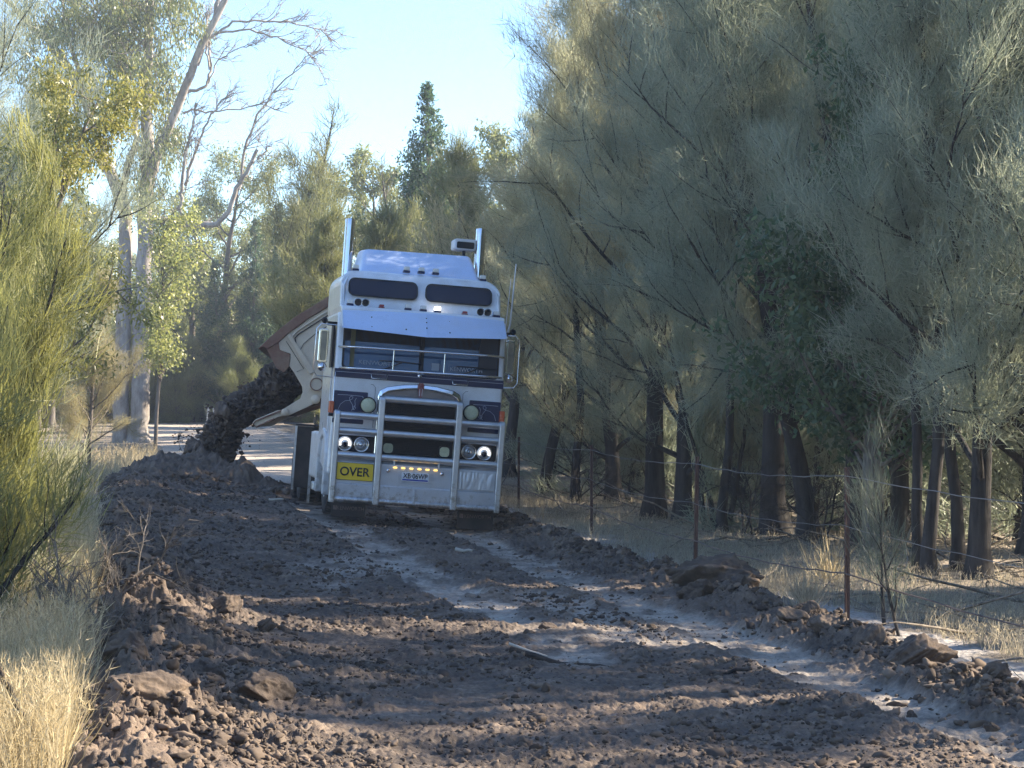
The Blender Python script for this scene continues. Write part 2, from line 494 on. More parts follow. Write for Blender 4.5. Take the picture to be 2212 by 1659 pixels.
M['rubber'] = paint("tyre_rubber", (.022, .021, .021), .85, dirt=.8, dirt_col=(.11, .09, .075), scale=5)
M['flap'] = paint("mudflap_rubber", (.03, .03, .032), .7, dirt=.6, dirt_col=(.12, .10, .085))
M['glass'] = paint("windscreen_glass", (.018, .062, .150), .05, spec=.5, coat=0, dirt=.25, dirt_col=(.05, .09, .14), scale=1.3, rvar=.02)  # sky reflection painted in as an opaque blue base colour
M['darkglass'] = paint("dark_window", (.004, .009, .028), .06, spec=.45, coat=.0, rvar=.02)
M['yellow'] = paint("sign_yellow", (.82, .56, .02), .5, dirt=.15, dirt_col=(.4, .3, .05))
M['ink'] = paint("black_lettering", (.015, .015, .02), .6)
M['plate'] = paint("plate_white", (.70, .74, .80), .4)
M['plateblue'] = paint("plate_blue", (.02, .05, .35), .5)
M['bluewhite'] = paint("pale_blue_white", (.55, .67, .92), .30, dirt=.25, dirt_col=(.45, .47, .5), scale=2.8)  # bluer than the white body, for visor and fairing
M['letgrey'] = paint("sunshade_lettering", (.30, .35, .43), .6)
M['letred'] = paint("mudflap_lettering", (.34, .24, .22), .8, dirt=.8, dirt_col=(.06, .05, .05), scale=14)
M['badge'] = paint("badge_red", (.22, .035, .03), .35, metal=.2, dirt=.5, dirt_col=(.4, .35, .35), scale=30)
M['scroll'] = paint("scroll_line", (.45, .50, .60), .5)
M['cover'] = paint("lamp_cover", (.66, .67, .46), .45, dirt=.8, dirt_col=(.46, .49, .30), scale=26, bump=.3, bscale=60)
M['lens'] = paint("lamp_lens", (.55, .58, .62), .12, metal=.6, spec=1)
M['lampon'] = paint("lamp_lit", (.9, .9, .9), .3, emis=(1, .97, .9), estr=2.2)
M['amberon'] = paint("amber_lamp_lit", (.9, .5, .1), .3, emis=(1, .62, .18), estr=.55)
M['halo'] = paint("halo_lit", (.9, .9, .9), .3, emis=(1, .98, .95), estr=.65)
M['clear'] = paint("clear_marker", (.72, .72, .70), .25, spec=.9)
M['markred'] = paint("red_marker", (.28, .02, .03), .25)
M['orange'] = paint("orange_indicator", (.62, .10, .025), .25, spec=.8)
M['tan'] = paint("bowl_tan", (.80, .69, .54), .75, dirt=.4, dirt_col=(.36, .26, .18), scale=1.6, bump=.2, bscale=9)
M['rust'] = paint("rusty_steel", (.24, .125, .085), .85, dirt=.9, dirt_col=(.34, .24, .17), scale=3.5, bump=.4, bscale=20)
M['inside'] = paint("bowl_inside", (.14, .095, .07), .85, dirt=.7, dirt_col=(.24, .17, .11), scale=2)
M['steel'] = paint("galvanised_wire", (.22, .22, .22), .7, metal=.2)
M['rwire'] = paint("rusty_wire", (.13, .095, .08), .7, metal=.2)
M['post'] = paint("rusty_post", (.09, .045, .036), .85, dirt=.6, dirt_col=(.16, .12, .1), scale=8)
M['postwhite'] = paint("guide_post_white", (.72, .70, .66), .7, dirt=.3)


# ------------------------------------------------------------------ ground, road
def grid_mesh(name, X, Y, hz_fn, smooth=True):
    h, c, g = hz_fn(X, Y)
    nr, nc = X.shape
    V = np.stack([X, Y, h], -1).reshape(-1, 3)
    i = np.arange(nr * nc).reshape(nr, nc)
    Q = np.stack([i[:-1, :-1], i[:-1, 1:], i[1:, 1:], i[1:, :-1]], -1).reshape(-1, 4)
    col = np.concatenate([c, g[..., None]], -1).reshape(-1, 4)
    return mesh_from(name, V, Q, None, smooth, {"soil": ('FLOAT_COLOR', col)})


def road_surface(x, y):
    h, c, g = mats_and_relief(x, y)
    return base_h(x, y) + h, c, g


def build_road():
    ys = [7.6]
    while ys[-1] < 50: ys.append(ys[-1] * 1.0017)
    while ys[-1] < 160: ys.append(ys[-1] * 1.008)
    ys = np.array(ys)
    t = np.linspace(-0.22, 1.32, 1050)
    Yg = np.repeat(ys[:, None], len(t), 1)
    le = left_edge(ys)[:, None]; re = right_edge(ys)[:, None]
    Xg = le + (re - le) * t[None, :]
    me = grid_mesh("dirt_road", Xg, Yg, road_surface)
    tag(link("dirt_road", me, M['soil']), kind="structure")


def build_ground():
    ys = np.concatenate([np.linspace(-190, -10, 18)[:-1], np.linspace(-10, 8, 40)[:-1], np.geomspace(8, 60, 330)[:-1], np.geomspace(60, 170, 70)[:-1], np.geomspace(170, 300, 24)])
    s = np.clip(ys, 10, 60)
    u = np.concatenate([-np.geomspace(5, .32, 50), np.linspace(-.315, .315, 420), np.geomspace(.32, 5, 50)])
    X = u[None, :] * s[:, None]; Y = np.repeat(ys[:, None], len(u), 1)

    def fn(x, y):
        le = left_edge(y); re = right_edge(y)
        inside = sstep(-0.2, 0.05, (x - le) / (re - le)) * (1 - sstep(1.0, 1.28, (x - le) / (re - le))) * sstep(7.6, 9, y) * (1 - sstep(140, 158, y))
        v = fbm(x / 1.1, y / 1.1, 4, 120); v2 = fbm(x / 4.5, y / 4.5, 3, 121); v3 = perlin(x / .12, y / .12, 122)
        h = base_h(x, y) + 0.03 * fbm(x / 0.7, y / 0.7, 3, 123) - 0.35 * inside + 0.004
        k = np.clip(.5 + v2 + .4 * v, 0, 1)[..., None]
        a = np.array([.185, .150, .112]); b = np.array([.33, .275, .215])
        c = a * (1 - k) + b * k
        c = c * (1 + .35 * v3[..., None])
        return h, np.clip(c, .02, .8), np.zeros_like(h)
    me = grid_mesh("ground", X, Y, fn)
    tag(link("ground", me, M['soil']), kind="structure")


build_road()
build_ground()


def surf(x, y):
    """height of the finished surface at arrays x, y (road where it lies, ground elsewhere)"""
    x = np.asarray(x, float); y = np.asarray(y, float)
    t = (x - left_edge(y)) / (right_edge(y) - left_edge(y))
    r = base_h(x, y) + mats_and_relief(x, y)[0]
    g = base_h(x, y) + 0.03 * fbm(x / 0.7, y / 0.7, 3, 123)
    on = (t > -0.2) & (t < 1.3) & (y > 8)
    return np.where(on, r, g)


# ------------------------------------------------------------------ clods
def ico(sub):
    import bmesh
    bm = bmesh.new(); bmesh.ops.create_icosphere(bm, subdivisions=sub, radius=1)
    v = np.array([p.co[:] for p in bm.verts]); f = np.array([[q.index for q in p.verts] for p in bm.faces]); bm.free()
    return v, f


ICO1, ICO2, ICO4 = ico(1), ico(2), ico(5)


def clod_shape(base, seed, jag=.42):
    v, f = base
    r = np.random.RandomState(seed)
    v = v.copy()
    for _ in range(7):                                  # break faces off
        n = r.normal(size=3); n /= np.linalg.norm(n); d = r.uniform(.45, .85)
        k = np.clip(v @ n - d, 0, None); v -= k[:, None] * n * .92
    o = r.uniform(0, 50, 3)
    nz = fbm(v[:, 0] * 1.3 + o[0] + v[:, 2], v[:, 1] * 1.3 + o[1] - v[:, 2] * .7, 5, seed % 50, .6)
    v *= (1 + jag * nz)[:, None]
    return v


def scatter_clods(name, pts, sizes, mat, seed, base=ICO1, squash=.85):
    r = np.random.RandomState(seed)
    shapes = []
    for i in range(24):                                 # crumbly, with torn corners, lying any way up
        q = clod_shape(base, seed * 10 + i, .55) * (1 + r.normal(0, .14, (len(base[0]), 1)))
        a, b_ = r.uniform(0, 3.14, 2); ca, sa, cb, sb = math.cos(a), math.sin(a), math.cos(b_), math.sin(b_)
        shapes.append((q * np.array([1.15, .9, .8])) @ np.array([[ca, 0, sa], [0, 1, 0], [-sa, 0, ca]]) @ np.array([[1, 0, 0], [0, cb, -sb], [0, sb, cb]]))
    Vs, Fs, n = [], [], 0
    Ts = []
    f = base[1]
    for i, (p, s) in enumerate(zip(pts, sizes)):
        v = shapes[i % 24]
        a = r.uniform(0, 6.28); ca, sa = math.cos(a), math.sin(a)
        sc = s * np.array([r.uniform(.7, 1.4), r.uniform(.7, 1.2), squash * r.uniform(.7, 1.2)])
        w = v * sc
        w = np.stack([w[:, 0] * ca - w[:, 1] * sa, w[:, 0] * sa + w[:, 1] * ca, w[:, 2]], -1) + p
        Vs.append(w); Fs.append(f + n); n += len(v); Ts.append(np.full(len(v), r.uniform() ** 1.6))
    me = mesh_from(name, np.concatenate(Vs), None, np.concatenate(Fs), False, {"tint": ('FLOAT', np.concatenate(Ts))})
    return link(name, me, mat)


def build_rubble():
    r = np.random.RandomState(11)
    n = 110000
    y = 8.5 * np.exp(r.uniform(0, 1, n) ** 1.5 * math.log(44 / 8.5))
    le, re = left_edge(y), right_edge(y)
    t = np.where(r.uniform(size=n) < .28, r.beta(1.2, 5, n) * 1.0 - .05, r.uniform(-.02, 1.02, n))
    wr = r.uniform(size=n) < .2
    x = le + (re - le) * t
    x = np.where(wr, re + r.normal(0, .16, n), x)
    rm = np.minimum(np.abs(x - np.interp(y, [p[1] for p in RUT_R], [p[0] for p in RUT_R])), np.abs(x - np.interp(y, [p[1] for p in RUT_L], [p[0] for p in RUT_L])))
    keep = (rm > .28) | (r.uniform(size=n) < .22)
    dens = fbm(x / 1.2, y / 1.2, 3, 133) + r.uniform(-.3, .45, n)
    keep &= dens > 0
    x, y, wr, t = x[keep], y[keep], wr[keep], t[keep]
    s = .0055 + .0155 * r.uniform(size=len(x)) ** 3.5 + .022 * r.uniform(size=len(x)) ** 14
    s = s * (1 + .35 * wr + .25 * (t < .15)) * (1 + .02 * (y - 10))
    z = surf(x, y) + s * .15
    P_ = np.stack([x, y, z], -1); big_ = s > .022
    o = scatter_clods("rubble", P_[~big_], s[~big_], M['crumb'], 5)
    tag(o, "small crumbled soil lumps strewn over the road", "rubble", kind="stuff")
    o = scatter_clods("coarse_rubble", P_[big_], s[big_], M['crumb'], 6, ICO2)
    tag(o, "coarser broken soil lumps strewn over the road and its heaped edges", "rubble", kind="stuff")


build_rubble()


def big_clod(x, y, size, label, seed, sq=.75, mat='clod', name="soil_clod", cat="clod", stretch=1.0, rot=None, dz=0, group="big soil clods"):
    v = clod_shape(ICO4, seed, .34)
    v = v * np.array([size * stretch, size, size * sq])
    nz = fbm(v[:, 0] / .06 + v[:, 2] / .05, v[:, 1] / .06 - v[:, 2] / .07, 5, 7, .65)
    cr = np.abs(fbm(v[:, 0] / .16 + v[:, 2] / .1, v[:, 1] / .16 + v[:, 2] / .13, 3, 17))
    v = v * (1 + .09 * nz - .25 * np.clip(.12 - cr, 0, 1))[:, None]
    me = mesh_from(name, v, None, ICO4[1], True)
    z = float(surf([x], [y])[0]) + size * sq * .35 + dz
    o = link(name, me, M[mat], None, (x, y, z), (0, 0, rot if rot is not None else seed * 1.7))
    tag(o, label, cat, group)
    return o


def at_ground(u, v, dy=0):
    y = 4923 * 1.6 / (v - 874); return (u - 1106) * y / 4923, y


# clods one can point at: (x, y, radius, flatness, stretch, label)
for i, (x, y, s, q, st, lb) in enumerate([
    (-1.93, 11.55, .125, .85, 1.15, "large smooth rounded clod at the edge of the dry grass"),
    (-1.62, 12.1, .10, .9, 1.2, "tall split clod standing just behind the large smooth one"),
    (-1.28, 11.75, .13, .75, 1.5, "long broken slab with a lit upright face, road side of the large smooth clod"),
    (-1.72, 10.35, .17, .6, 1.5, "broad sloping mound of reddish soil at the bottom edge of the picture"),
    (-1.95, 10.9, .08, .8, 1.2, "small clod tucked below the large smooth clod against the grass"),
    (-2.15, 14.6, .09, .8, 1.1, "pale lumpy clod in the heap under the shrub, second from the grass"),
    (-2.5, 14.9, .085, .9, 1.0, "dark pointed clod at the foot of the bright green shrub"),
    (-1.95, 15.7, .10, .8, 1.2, "pale rounded clod further along the heaped edge, past the shrub foot"),
    (-1.62, 15.1, .075, .8, 1.1, "single reddish clod a little out from the heaped edge"),
    (1.72, 19.5, .30, .62, 1.5, "biggest clod of the windrow, a long flat-topped block below the rusty fence post"),
    (1.52, 18.95, .13, .8, 1.2, "round clod leaning on the front of the biggest windrow block"),
    (1.86, 18.75, .12, .75, 1.1, "lumpy clod at the end of the biggest windrow block"),
    (1.98, 17.55, .10, .75, 1.3, "isolated clod on pale ground just beyond the biggest windrow block"),
    (2.12, 16.35, .09, .95, 1.0, "upright knob of soil on the middle of the windrow"),
    (1.92, 16.15, .13, .7, 1.4, "dark slab lying under the upright knob of soil"),
    (2.15, 15.5, .13, .75, 1.4, "long rounded clod next down the windrow from the upright knob"),
    (2.32, 14.7, .12, .9, 1.0, "humped clod on the windrow in front of the small sapling"),
    (2.45, 13.85, .17, .7, 1.4, "wide crumbly block on the windrow nearest the camera"),
    (2.62, 12.35, .08, .9, 1.0, "angular clod at the near end of the windrow"),
    (2.12, 12.1, .035, .9, 1.0, "small ball of soil on the pale wheel track"),
    (2.42, 11.5, .045, .9, 1.0, "pair-sized lump of soil at the edge of the pale track"),
    (2.55, 10.35, .065, .9, 1.0, "dark clod touching the frame edge on the pale track"),
    (.25, 16.1, .05, .7, 1.3, "lone clod sitting on the shiny end of the wheel track"),
    (-.4, 17.0, .035, .9, 1.0, "small dark lump left of the shiny wheel track"),
]):
    big_clod(x, y, s, lb, 31 + i * 7, q, stretch=st)

# ------------------------------------------------------------------ the load of soil sliding out, and its heap
def T2W(x, y, z):
    m = Matrix.Translation((-1.36, 32.0, -0.02)) @ Matrix.Rotation(math.radians(9.5), 4, 'Z') @ Matrix.Rotation(math.radians(4.2), 4, 'Y')
    return m @ Vector((x, y, z))


def lumpy_tube(name, path, radii, mat, seed, k=150, n=260, amp=.10, flat=1.0):
    """a stream of loose soil: noisy tube along a path"""
    P = np.array(path, float); s = np.linspace(0, len(P) - 1, n)
    C = np.stack([np.interp(s, range(len(P)), P[:, j]) for j in range(3)], -1)
    R = np.stack([np.interp(s, range(len(P)), np.array(radii)[:, j]) for j in range(2)], -1)
    T = np.gradient(C, axis=0); T /= np.linalg.norm(T, axis=1)[:, None]
    Yd = np.array([math.sin(math.radians(-9.5)), math.cos(math.radians(-9.5)), 0])
    A = np.cross(T, Yd); A /= np.linalg.norm(A, axis=1)[:, None]
    th = np.linspace(0, 2 * math.pi, k, endpoint=False)
    th2 = np.repeat(th[None], n, 0); ss = np.repeat(s[:, None], k, 1)
    cx, cy = np.cos(th2) * 1.3, np.sin(th2) * 1.3
    L_ = ss * 1.6
    r_ = np.random.RandomState(seed)
    nz = fbm(cx * 1.5 + 7 + L_ * .4, cy * 1.5 + L_ * .9, 6, seed, .68)
    lp = lumps(cx + L_ * .3, L_ + cy, .22, seed + 3, .6)
    rad = 1 + nz * .62 + lp * .3
    V = C[:, None, :] + (A[:, None, :] * np.cos(th2)[..., None] * R[:, None, 0:1] + Yd * np.sin(th2)[..., None] * R[:, None, 1:2]) * rad[..., None]
    i = np.arange(n * k).reshape(n, k)
    Q = np.stack([i[:-1], np.roll(i, -1, 1)[:-1], np.roll(i, -1, 1)[1:], i[1:]], -1).reshape(-1, 4)
    me = mesh_from(name, V.reshape(-1, 3), Q, None, True)
    return link(name, me, mat)


def build_load():
    w = lambda x, y, z: tuple(T2W(x, y, z))
    path = [w(-.2, 11.6, 2.25), w(-.8, 11.2, 2.05), w(-1.25, 10.9, 1.98), w(-1.6, 10.8, 1.66), w(-2.0, 10.7, 1.42), w(-2.27, 10.7, 1.10), w(-2.42, 10.7, .75), w(-2.50, 10.7, .4), w(-2.58, 10.7, .05)]
    rad = [(.18, .8), (.24, .8), (.30, .8), (.31, .8), (.27, .8), (.25, .75), (.27, .75), (.34, .8), (.50, .9)]
    o = lumpy_tube("falling_soil", path, rad, M['wetclod'], 21)
    tag(o, "dark wet soil pouring from the tipped bowl down to the road", "soil", kind="stuff")
    # heap
    nr, nc = 260, 330
    cx, cy, _ = T2W(-2.85, 9.6, 0)
    X, Y = np.meshgrid(np.linspace(cx - 2.6, cx + 2.3, nc), np.linspace(cy - 3.0, cy + 2.6, nr))
    dx, dy = X - cx, Y - cy
    d = np.sqrt((dx / 1.45) ** 2 + (dy / 1.8) ** 2)
    d2 = np.sqrt(((dx + .9) / 1.5) ** 2 + ((dy + 1.0) / 1.6) ** 2)
    d3 = np.sqrt(((dx - 1.1) / 1.2) ** 2 + ((dy + .6) / .9) ** 2)
    hh = .50 * np.clip(1 - d, 0, 1) ** 1.1 + .06 * np.clip(1 - d2, 0, 1) + .20 * np.clip(1 - d3, 0, 1)
    m = np.clip(hh * 6, 0, 1)
    hh = hh + m * (.16 * fbm(X / .5, Y / .5, 4, 61) + .09 * lumps(X, Y, .38, 66, .6) + .06 * lumps(X, Y, .16, 67, .8) + .10 * np.abs(fbm(X / .3, Y / .3, 5, 65, .65)) + .03 * fbm(X / .08, Y / .08, 3, 68)) - .10 * (1 - m)
    Z = base_h(X, Y) + hh
    i = np.arange(nr * nc).reshape(nr, nc)
    Q = np.stack([i[:-1, :-1], i[:-1, 1:], i[1:, 1:], i[1:, :-1]], -1).reshape(-1, 4)
    me = mesh_from("soil_heap", np.stack([X, Y, Z], -1).reshape(-1, 3), Q)
    tag(link("soil_heap", me, M['wetclod']), "heap of dark freshly dumped soil beside the truck's rear", "soil heap")
    # loose pieces in the air and on the heap
    r = np.random.RandomState(5); pts, sz = [], []
    for k in range(5200):
        t = r.uniform(2.6, 8); a = int(t); f = t - a; p0 = np.array(path[min(a, 8)]); p1 = np.array(path[min(a + 1, 8)])
        p = p0 * (1 - f) + p1 * f
        R_ = .12 + .16 * r.uniform() ** 2 + .06 * max(0, t - 5)
        p = p + np.array([r.normal(-.04, R_), r.uniform(-1.0, .7), r.normal(0, .12)])
        pts.append(p); sz.append(.007 + .05 * r.uniform() ** 6)
    for k in range(1400):
        px, py = cx + r.normal(-.3, 1.1), cy + r.normal(-.6, 1.2)
        dd = math.hypot((px - cx) / 1.45, (py - cy) / 1.8)
        z = H1(px, py) + .45 * max(0, 1 - dd) + .04
        pts.append((px, py, z)); sz.append(.02 + .07 * r.uniform() ** 4)
    o = scatter_clods("loose_lumps", pts, sz, M['wetclod'], 9, ICO2, .85)
    tag(o, "loose lumps falling round the soil stream and lying on the heap", "lumps", kind="stuff")
    for (lx, lz, s, lb) in [(-2.36, 1.33, .19, "ragged dark lump bulging from the top of the falling soil"), (-2.62, .98, .11, "small dark lump falling just clear of the soil stream"),
                            (-2.86, .62, .20, "big brown block tumbling at the side of the falling soil"), (-1.55, 1.82, .15, "dark lump sliding over the bowl lip")]:
        p = T2W(lx, 9.9, lz)
        v = clod_shape(ICO4, int(s * 1000), .36) * s
        me = mesh_from("falling_lump", v, None, ICO4[1], True)
        tag(link("falling_lump", me, M['wetclod'], None, p, (.3, .5, s * 20)), lb, "lump", "falling lumps of soil")
    # small leafy scrap in the air
    sp = MB()
    for k in range(26):
        a = r.uniform(0, 6.28); q = r.uniform(.02, .12)
        c = (math.cos(a) * q * 1.6, r.uniform(-.05, .05), math.sin(a) * q - .1 * (k > 18))
        sp.add([(c[0] - .02, c[1], c[2]), (c[0], c[1] - .01, c[2] + .012), (c[0] + .025, c[1], c[2] + .004), (c[0], c[1] + .01, c[2] - .014)], [(0, 1, 2, 3)])
    sp.tube([(-.16, 0, .02), (0, 0, 0), (.15, .02, .07)], .006, 6); sp.tube([(-.05, 0, -.02), (-.03, 0, -.14), (.02, 0, -.24)], .005, 6)
    o = sp.build("twig", M['ink'], None)
    o.location = T2W(-3.10, 9.9, .78)
    tag(o, "torn leafy twig flung out beside the falling soil", "twig")


build_load()

# sticks and pale scraps lying on the road
def stick(pts, r, mat, label, name="stick", cat="stick"):
    P = []
    for x, y, h in pts: P.append((x, y, float(surf([x], [y])[0]) + h))
    Q = []
    for i in range(len(P) - 1):
        for k in range(4): Q.append(tuple(np.array(P[i]) * (1 - k / 4) + np.array(P[i + 1]) * k / 4 + rs.normal(0, r * .25, 3)))
    Q.append(P[-1])
    o = MB().tube(Q, [r * (1 - .5 * i / len(Q)) for i in range(len(Q))], 8).build(name, M[mat], None)
    return tag(o, label, cat)


M['wood'] = bark("dead_wood", (.10, .085, .07), (.30, .26, .21), 12)
M['darkwood'] = bark("charred_wood", (.025, .022, .022), (.08, .065, .055), 12)
M['palestick'] = paint("bleached_wood", (.52, .46, .38), .8, dirt=.5, dirt_col=(.3, .25, .2), scale=9)
stick([(-.02, 14.3, .03), (.3, 14.2, .0), (.62, 14.08, -.01)], .022, 'darkwood', "dark rotten branch lying across the middle of the road", "fallen_branch", "branch")
stick([(-.02, 14.36, .05), (.22, 14.3, .04)], .011, 'palestick', "pale split stick resting on the dark rotten branch")
stick([(1.15, 13.6, .0), (1.4, 13.52, .03)], .016, 'darkwood', "short dark stick in the soil between branch and pale track")
stick([(-.60, 24.2, .04), (-.42, 24.1, .04)], .022, 'palestick', "small pale stick by the left wheel track")
stick([(-3.62, 34.0, .06), (-3.4, 33.9, .06)], .022, 'palestick', "thin pale stick on the dark soil before the heap")
stick([(-2.13, 9.35, .53), (-2.07, 9.3, .42), (-1.99, 9.25, .27), (-1.9, 9.2, .12), (-1.88, 9.2, -.02)], .014, 'darkwood', "thin black fallen branch slanting through the dry grass", "fallen_branch", "branch")


# ------------------------------------------------------------------ fence and posts
def build_fence():
    pts = [(y, fence_x(y)) for y in (10.2, 17.3, 22.0, 29.6, 37.0, 44.5, 52)]
    root = bpy.data.objects.new("wire_fence", None); COL.objects.link(root)
    root.location = (2.54, 17.3, H1(2.54, 17.3))
    tag(root, "rusty steel-post fence with plain and barbed wires beside the road", "fence")
    o0 = Vector(root.location)
    tops = []
    for i, (y, x) in enumerate(pts):
        x = float(x)
        b = H1(x, y)
        lean = [0.0, .0, .025, .0, .01, 0, 0][i]
        m = MB(); w = .022
        a = Vector((x, y, b - .3)) - o0; c = Vector((x + lean, y, b + 1.16)) - o0
        for dx, dy in ((w, .0), (-w * .6, w * .9), (-w * .6, -w * .9)):      # star section
            d = Vector((dx, dy, 0)); n = Vector((-dy, dx, 0)).normalized() * .004
            m.add([a - n, a + d - n, a + d + n, a + n, c - n, c + d - n, c + d + n, c + n],
                  [(0, 1, 5, 4), (1, 2, 6, 5), (2, 3, 7, 6), (3, 0, 4, 7), (4, 5, 6, 7), (3, 2, 1, 0)])
        m.build("post", M['post'], root)
        tops.append((x, y, b))
    for h, r, mat, barb in ((1.10, .0032, 'steel', False), (.72, .0024, 'steel', False), (.36, .006, 'rwire', True)):
        P = []
        for i in range(len(tops) - 1):
            for k in range(14):
                t = k / 14; x = tops[i][0] * (1 - t) + tops[i + 1][0] * t; y = tops[i][1] * (1 - t) + tops[i + 1][1] * t
                z = tops[i][2] * (1 - t) + tops[i + 1][2] * t + h - .05 * 4 * t * (1 - t) + .006 * math.sin(k * 2.3 + h * 9)
                P.append(Vector((x - .028, y, z)) - o0)
        m = MB().tube(P, r, 6)
        if barb:
            tot = 0
            for i in range(len(P) - 1):
                L_ = (P[i + 1] - P[i]).length; nb = max(1, int(L_ / .11))
                for k in range(nb):
                    q = P[i].lerp(P[i + 1], k / nb)
                    a = random.uniform(0, 3.14)
                    for aa in (a, a + 1.6):
                        d = Vector((math.cos(aa) * .019, .004, math.sin(aa) * .019)); e = Vector((0, .004, 0))
                        m.add([q - d, q + e, q + d, q - e], [(0, 1, 2, 3)])
        m.build("wire", M[mat], root)


build_fence()
for (u, yy, h, lean, cap, lb) in ((445, 96, .95, .12, False, "plain white leaning guide post at the far bend"), (465, 95, .92, 0, True, "white guide post with a small square head at the far bend")):
    x = (u - 1106) * yy / 4923; z = H1(x, yy)
    m = MB().box(-.045, .045, -.02, .02, -.2, h)
    o = m.build("guide_post", M['postwhite'], None, .01); o.location = (x, yy, z); o.rotation_euler = (0, lean, 0)
    if cap: MB().box(-.10, .10, -.03, .03, h - .40, h + .0).build("marker_head", M['postwhite'], o, .02)
    tag(o, lb, "guide post", "guide posts at the bend")


# ------------------------------------------------------------------ plants
def tubes_np(paths, radii, ks):
    V, Q, n = [], [], 0
    for P, R, k in zip(paths, radii, ks):
        P = np.asarray(P, float); R = np.asarray(R, float)
        T = np.gradient(P, axis=0); T /= (np.linalg.norm(T, axis=1)[:, None] + 1e-9)
        ref = np.array([0, 1.0, 0]) if abs(T[0, 2]) > .6 else np.array([0, 0, 1.0])
        A = np.cross(T, ref); A /= (np.linalg.norm(A, axis=1)[:, None] + 1e-9); B = np.cross(T, A)
        th = np.linspace(0, 2 * math.pi, k, endpoint=False)
        v = P[:, None] + (A[:, None] * np.cos(th)[None, :, None] + B[:, None] * np.sin(th)[None, :, None]) * R[:, None, None]
        m = len(P); i = np.arange(m * k).reshape(m, k) + n
        Q.append(np.stack([i[:-1], np.roll(i, -1, 1)[:-1], np.roll(i, -1, 1)[1:], i[1:]], -1).reshape(-1, 4))
        V.append(v.reshape(-1, 3)); n += m * k
    return np.concatenate(V), np.concatenate(Q)


def unit(v): return v / (np.linalg.norm(v, axis=-1, keepdims=True) + 1e-9)


def blades(r, base, dirn, length, width, seg=1, bend=0.0, tint=None, grav=0.0):
    """thin tapering strands; returns V, triangles, tint"""
    N = len(base); dirn = unit(dirn)
    side = unit(np.cross(dirn, r.normal(size=(N, 3)))) * (width / 2)[:, None] if hasattr(width, '__len__') else unit(np.cross(dirn, r.normal(size=(N, 3)))) * width / 2
    tip = base + dirn * length[:, None]; tip[:, 2] -= grav * length
    tint = r.uniform(0, 1, N) if tint is None else tint
    if seg == 1:
        V = np.stack([base - side, base + side, tip], 1).reshape(-1, 3)
        i = np.arange(N)[:, None] * 3
        return V, i + np.array([[0, 1, 2]]), np.repeat(tint, 3)
    mid = base + dirn * (length * .5)[:, None] + unit(r.normal(size=(N, 3))) * (length * bend)[:, None]
    V = np.stack([base - side, base + side, mid - side * .8, mid + side * .8, tip], 1).reshape(-1, 3)
    i = (np.arange(N) * 5)[:, None]
    F_ = np.concatenate([i + np.array([[0, 1, 3]]), i + np.array([[0, 3, 2]]), i + np.array([[2, 3, 4]])])
    return V, F_, np.repeat(tint, 5)


def leaves_np(r, base, dirn, length, width):
    N = len(base); dirn = unit(dirn); side = unit(np.cross(dirn, r.normal(size=(N, 3)))) * (width / 2)[:, None]
    tip = base + dirn * length[:, None]; mid = base + dirn * (length * .45)[:, None]
    V = np.stack([base, mid + side, tip, mid - side], 1).reshape(-1, 3)
    i = (np.arange(N) * 4)[:, None]
    return V, np.concatenate([i + np.array([[0, 1, 2]]), i + np.array([[0, 2, 3]])]), np.repeat(r.uniform(0, 1, N), 4)


def wander(r, p, d, L_, n, wob, up=0.0):
    P = [np.array(p, float)]; d = np.array(d, float); d /= np.linalg.norm(d); st = L_ / n
    for _ in range(n):
        d = d + r.normal(0, wob, 3) + np.array([0, 0, up]); d /= np.linalg.norm(d)
        P.append(P[-1] + d * st)
    return np.array(P)


